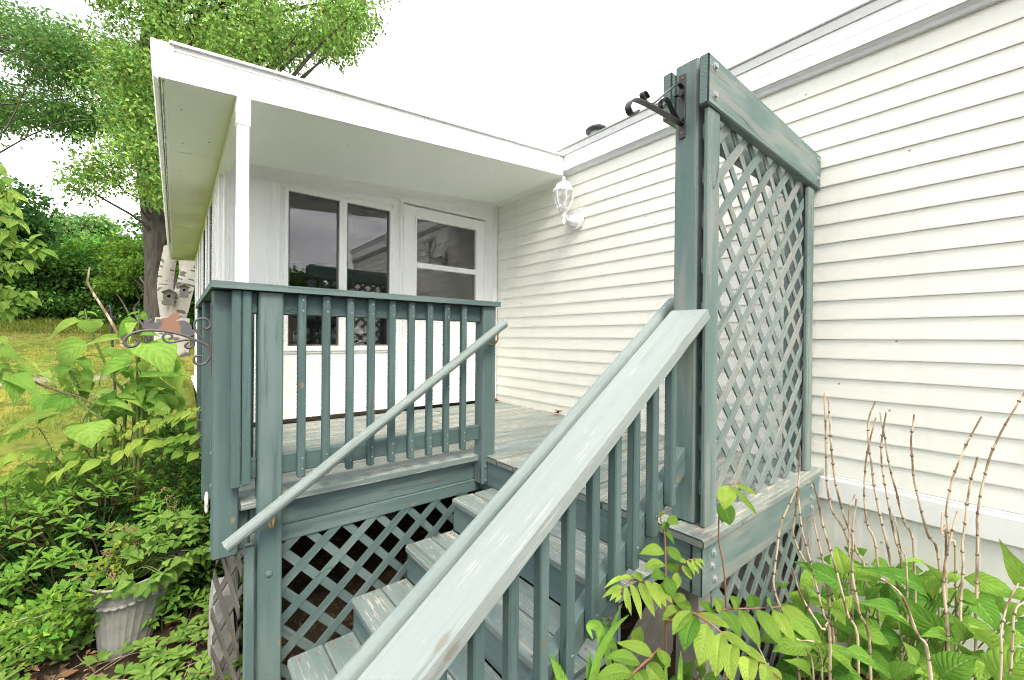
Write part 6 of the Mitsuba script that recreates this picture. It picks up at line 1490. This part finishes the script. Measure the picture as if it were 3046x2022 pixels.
mp = thing('maple_tree', 'tall leafy maple with a dark trunk rising behind the porch roof', 'tree')
tk = smooth_path([(-.20, 12.0, .9), (-.246, 12.01, 2.1), (-.281, 12.04, 3.25), (-.42, 12.16, 4.7), (-.576, 12.3, 6.1), (-.5, 12.2, 8.0), (-.2, 11.8, 10.0)], 6)
part(mp, 'trunk', tube(tk, np.linspace(.34, .10, len(tk)), 14, False), 'dark_bark', True)
crown(mp, MAPLE, .42, 330, .072, (.225, .365, .095), 91, .7, .55, .48)
limbs(mp, tk, MAPLE, .22, 'dark_bark', 92, 3)
crown(mp, UNDER, .46, 300, .10, (.16, .29, .05), 93, .55)
limbs(mp, tk, UNDER, .10, 'dark_bark', 94, 4)
ok_ = thing('oak_tree', 'oak with dark drooping boughs reaching in from the upper left', 'tree')
otk = smooth_path([(-5.2, 14.2, 1.6), (-5.1, 14.1, 4.0), (-4.9, 13.9, 7.0), (-4.7, 13.6, 10.0)], 6)
part(ok_, 'trunk', tube(otk, np.linspace(.32, .12, len(otk)), 12, False), 'dark_bark', True)
crown(ok_, OAK, .70, 190, .11, (.15, .28, .085), 95, .5, .45)
limbs(ok_, otk, OAK, .07, 'dark_bark', 96, 6, .35, .008)

bi = thing('birch_tree', 'white birch with three forking trunks at the far porch corner', 'tree')
BT = [[(-.06, 10.85, .9), (-.055, 10.83, 1.4), (-.048, 10.82, 1.95)],
      [(-.09, 10.84, 1.85), (-.165, 10.90, 2.58), (-.08, 10.82, 3.3), (.10, 10.8, 4.4), (.2, 10.8, 5.8)],
      [(.0, 10.80, 1.85), (.185, 10.68, 2.76), (.315, 10.57, 3.25), (.6, 10.4, 4.3), (.9, 10.3, 5.6)],
      [(.17, 10.72, 2.6), (.13, 10.72, 3.11), (.12, 10.72, 4.2), (.18, 10.8, 5.6)]]
for i, (P, r0, r1) in enumerate(zip(BT, (.30, .135, .155, .10), (.27, .10, .11, .07))):
    Q = smooth_path(P, 7); part(bi, 'trunk', tube(Q, np.linspace(r0, r1, len(Q)), 16, False, 3 + 2 * i), 'birch_bark', True)
bc = [(x + .4, y, z) for x, y, z in [(-.3, 10.9, 6.4), (.3, 10.4, 6.9), (1.0, 10.4, 6.5), (.4, 11.4, 7.4), (1.2, 10.9, 7.3), (.1, 10.0, 7.7)]]
crown(bi, bc, .8, 380, .075, (.12, .22, .04), 97, .6)
for (x, y, z), s, lab in (((-.105, 10.59, 2.33), 1.0, 'grey wooden birdhouse on the left birch trunk'), ((.125, 10.33, 2.45), .8, 'small grey birdhouse on the right birch trunk')):
    b = thing('birdhouse', lab, 'birdhouse')
    w, h = .085 * s, .14 * s
    part(b, 'box', prism([(x - w, z - h), (x + w, z - h), (x + w, z + h * .75), (x, z + h * 1.05), (x - w, z + h * .75)], lambda a, c, d, y=y: (a, y - .10 + d, c), .15), 'grey_wood')
    part(b, 'roof', join([board((x - w * 1.3, y - .04, z + h * .70), (x, y - .04, z + h * 1.14), .22, .018, (0, 0, 1)), board((x, y - .04, z + h * 1.15), (x + w * 1.3, y - .04, z + h * .70), .22, .018, (0, 0, 1))]), 'grey_wood')
    part(b, 'hole', lathe([(0, .002), (.028 * s, .002), (.028 * s, -.01)], (x, y - .101, z + h * .2), 12, (0, -1, 0)), 'black_hole')

BG = [('woodland_tree', 'dark leafy tree at the left edge behind the leaning sapling', (-4.6, 19.5), 1.7, 4.0, (.045, .10, .028), .15),
      ('woodland_tree', 'rounded pale tree top on the distant hillside', (-4.2, 33.0), 2.6, 5.2, (.10, .17, .06), .22),
      ('woodland_tree', 'second hillside tree sloping down to the right of the rounded one', (-2.0, 34.0), 3.0, 4.0, (.085, .155, .05), .22),
      ('woodland_tree', 'broad mid green tree in the middle of the wood edge', (-3.0, 24.0), 2.4, 2.6, (.07, .15, .035), .16),
      ('woodland_tree', 'bright layered tree left of the maple trunk', (-1.7, 21.0), 1.7, 2.6, (.085, .18, .03), .15),
      ('woodland_tree', 'shady tree behind the birch trunks', (.6, 20.0), 2.0, 5.0, (.05, .11, .025), .15),
      ('woodland_tree', 'dark low tree under the oak boughs at the far left', (-6.0, 23.0), 2.0, 3.2, (.05, .115, .03), .15),
      ('woodland_tree', 'tree standing behind the porch roof corner', (2.6, 22.0), 3.2, 6.4, (.07, .15, .03), .16)]
for i, (nm, lab, (x, y), R, hgt, base, L) in enumerate(BG):
    t = thing(nm, lab, 'tree')
    z0 = float(ground_z(x, y)); g = np.random.default_rng(200 + i)
    tp = smooth_path([(x, y, z0 - .2), (x + g.normal() * .15, y, z0 + hgt * .4), (x + g.normal() * .3, y + .1, z0 + hgt * .85)], 6)
    part(t, 'trunk', tube(tp, np.linspace(.20, .06, len(tp)), 9, False), 'dark_bark', True)
    n = 46
    d = norm(g.normal(size=(n, 3))); r = g.random(n) ** .4
    cc = np.array([x, y, z0 + hgt * .55]) + d * r[:, None] * [R * .82, R * .82, hgt * .45]
    crown(t, cc, .85, 330, L, np.array(base) * 1.95, 210 + i, .5, .62, .4)
    limbs(t, tp, cc, .10, 'dark_bark', 230 + i, 5)
for i, (lab, (x, y), R, hgt, base) in enumerate([('dark undergrowth bush at the edge of the lawn, far left', (-3.4, 17.6), 1.5, 2.3, (.05, .11, .025)), ('undergrowth bush at the lawn edge behind the dead branch', (-1.9, 18.0), 1.4, 2.5, (.055, .12, .025)), ('undergrowth bush beside the maple trunk', (-.9, 16.5), .8, 2.2, (.06, .13, .03)), ('dark bush between the birch trunks and the porch', (.55, 14.5), .8, 2.6, (.05, .115, .025)), ('tall shady bush behind the shepherd hook', (-2.7, 19.8), 1.6, 2.2, (.05, .115, .025))]):
    t = thing('undergrowth_bush', lab, 'bush')
    z0 = float(ground_z(x, y)); g = np.random.default_rng(300 + i); n = 34
    d = norm(g.normal(size=(n, 3))); d[:, 2] = np.abs(d[:, 2]); r = g.random(n) ** .4
    cc = np.array([x, y, z0 + .1]) + d * r[:, None] * [R, R * .7, hgt * .85]
    crown(t, cc, .5, 300, .12, np.array(base) * 1.5, 310 + i, .6, .62, .4)
    st = [tube(smooth_path([(x + g.normal() * .2, y, z0 - .1), c * .5 + np.array([x, y, z0]) * .5, c], 3), .02, 5, False) for c in cc[::4]]
    m = join(st); part(t, 'stems', (m[0], m[1]), 'dark_bark', 50, stuff=True)

hg = thing('hedge', 'row of shrubs added behind the camera to block the bright horizon in the porch windows', 'hedge')  # unseen row, added to close off the bright horizon in the window reflections
cc = np.stack([np.linspace(-12, 14, 40), np.full(40, -11.5) + rng.normal(size=40) * .2, np.tile([.5, 1.15], 20)], -1)
crown(hg, cc, .75, 160, .14, (.07, .14, .035), 399, .8)
m = join([tube([(c[0], c[1], -.1), c], .03, 5, False) for c in cc[::2]]); part(hg, 'stems', (m[0], m[1]), 'dark_bark', 50, stuff=True)
# trees across the drive, reflected in the porch windows
for i, (x, y, R, hgt) in enumerate([(2.6, -13, 2.2, 4.9), (6.0, -15, 2.8, 5.4)]):
    t = thing('drive_tree', ('round tree across the drive, mirrored in the left porch window', 'broad tree across the drive, mirrored in the right porch window')[i], 'tree')
    g = np.random.default_rng(400 + i); n = 30
    tp = [(x, y, -.1), (x, y, hgt * .6)]
    part(t, 'trunk', tube(tp, .14, 8, False), 'dark_bark', True)
    d = norm(g.normal(size=(n, 3))); r = g.random(n) ** .4
    crown(t, np.array([x, y, hgt * .58]) + d * r[:, None] * [R * .85, R * .85, hgt * .36], .9, 220, .2, (.06, .13, .03), 410 + i, .7)

# look-alikes that repeat share a group
GROUPS = {'rhododendron': 'whorled evergreen shrubs left of the deck', 'boxwood': 'small leaved bushes along the porch', 'leafy_shrub': 'broad leaved shrubs below the sapling',
          'spirea': 'spirea shoots with dried flowers by the pot', 'trailing_shrub': 'arching light green shrubs at the lower left', 'woodland_tree': 'trees of the wood behind the lawn',
          'undergrowth_bush': 'bushes along the edge of the wood', 'birdhouse': 'birdhouses on the birch trunks', 'round_handrail': 'round handrails on both sides of the stairs',
          'fallen_leaf': 'dry leaves lying on the deck', 'drive_tree': 'trees across the drive'}
for key in list(labels):
    base = key.rsplit('_', 1)[0] if key[-3:].isdigit() else key
    if base in GROUPS and 'category' in labels[key]:
        labels[key]['group'] = GROUPS[base]
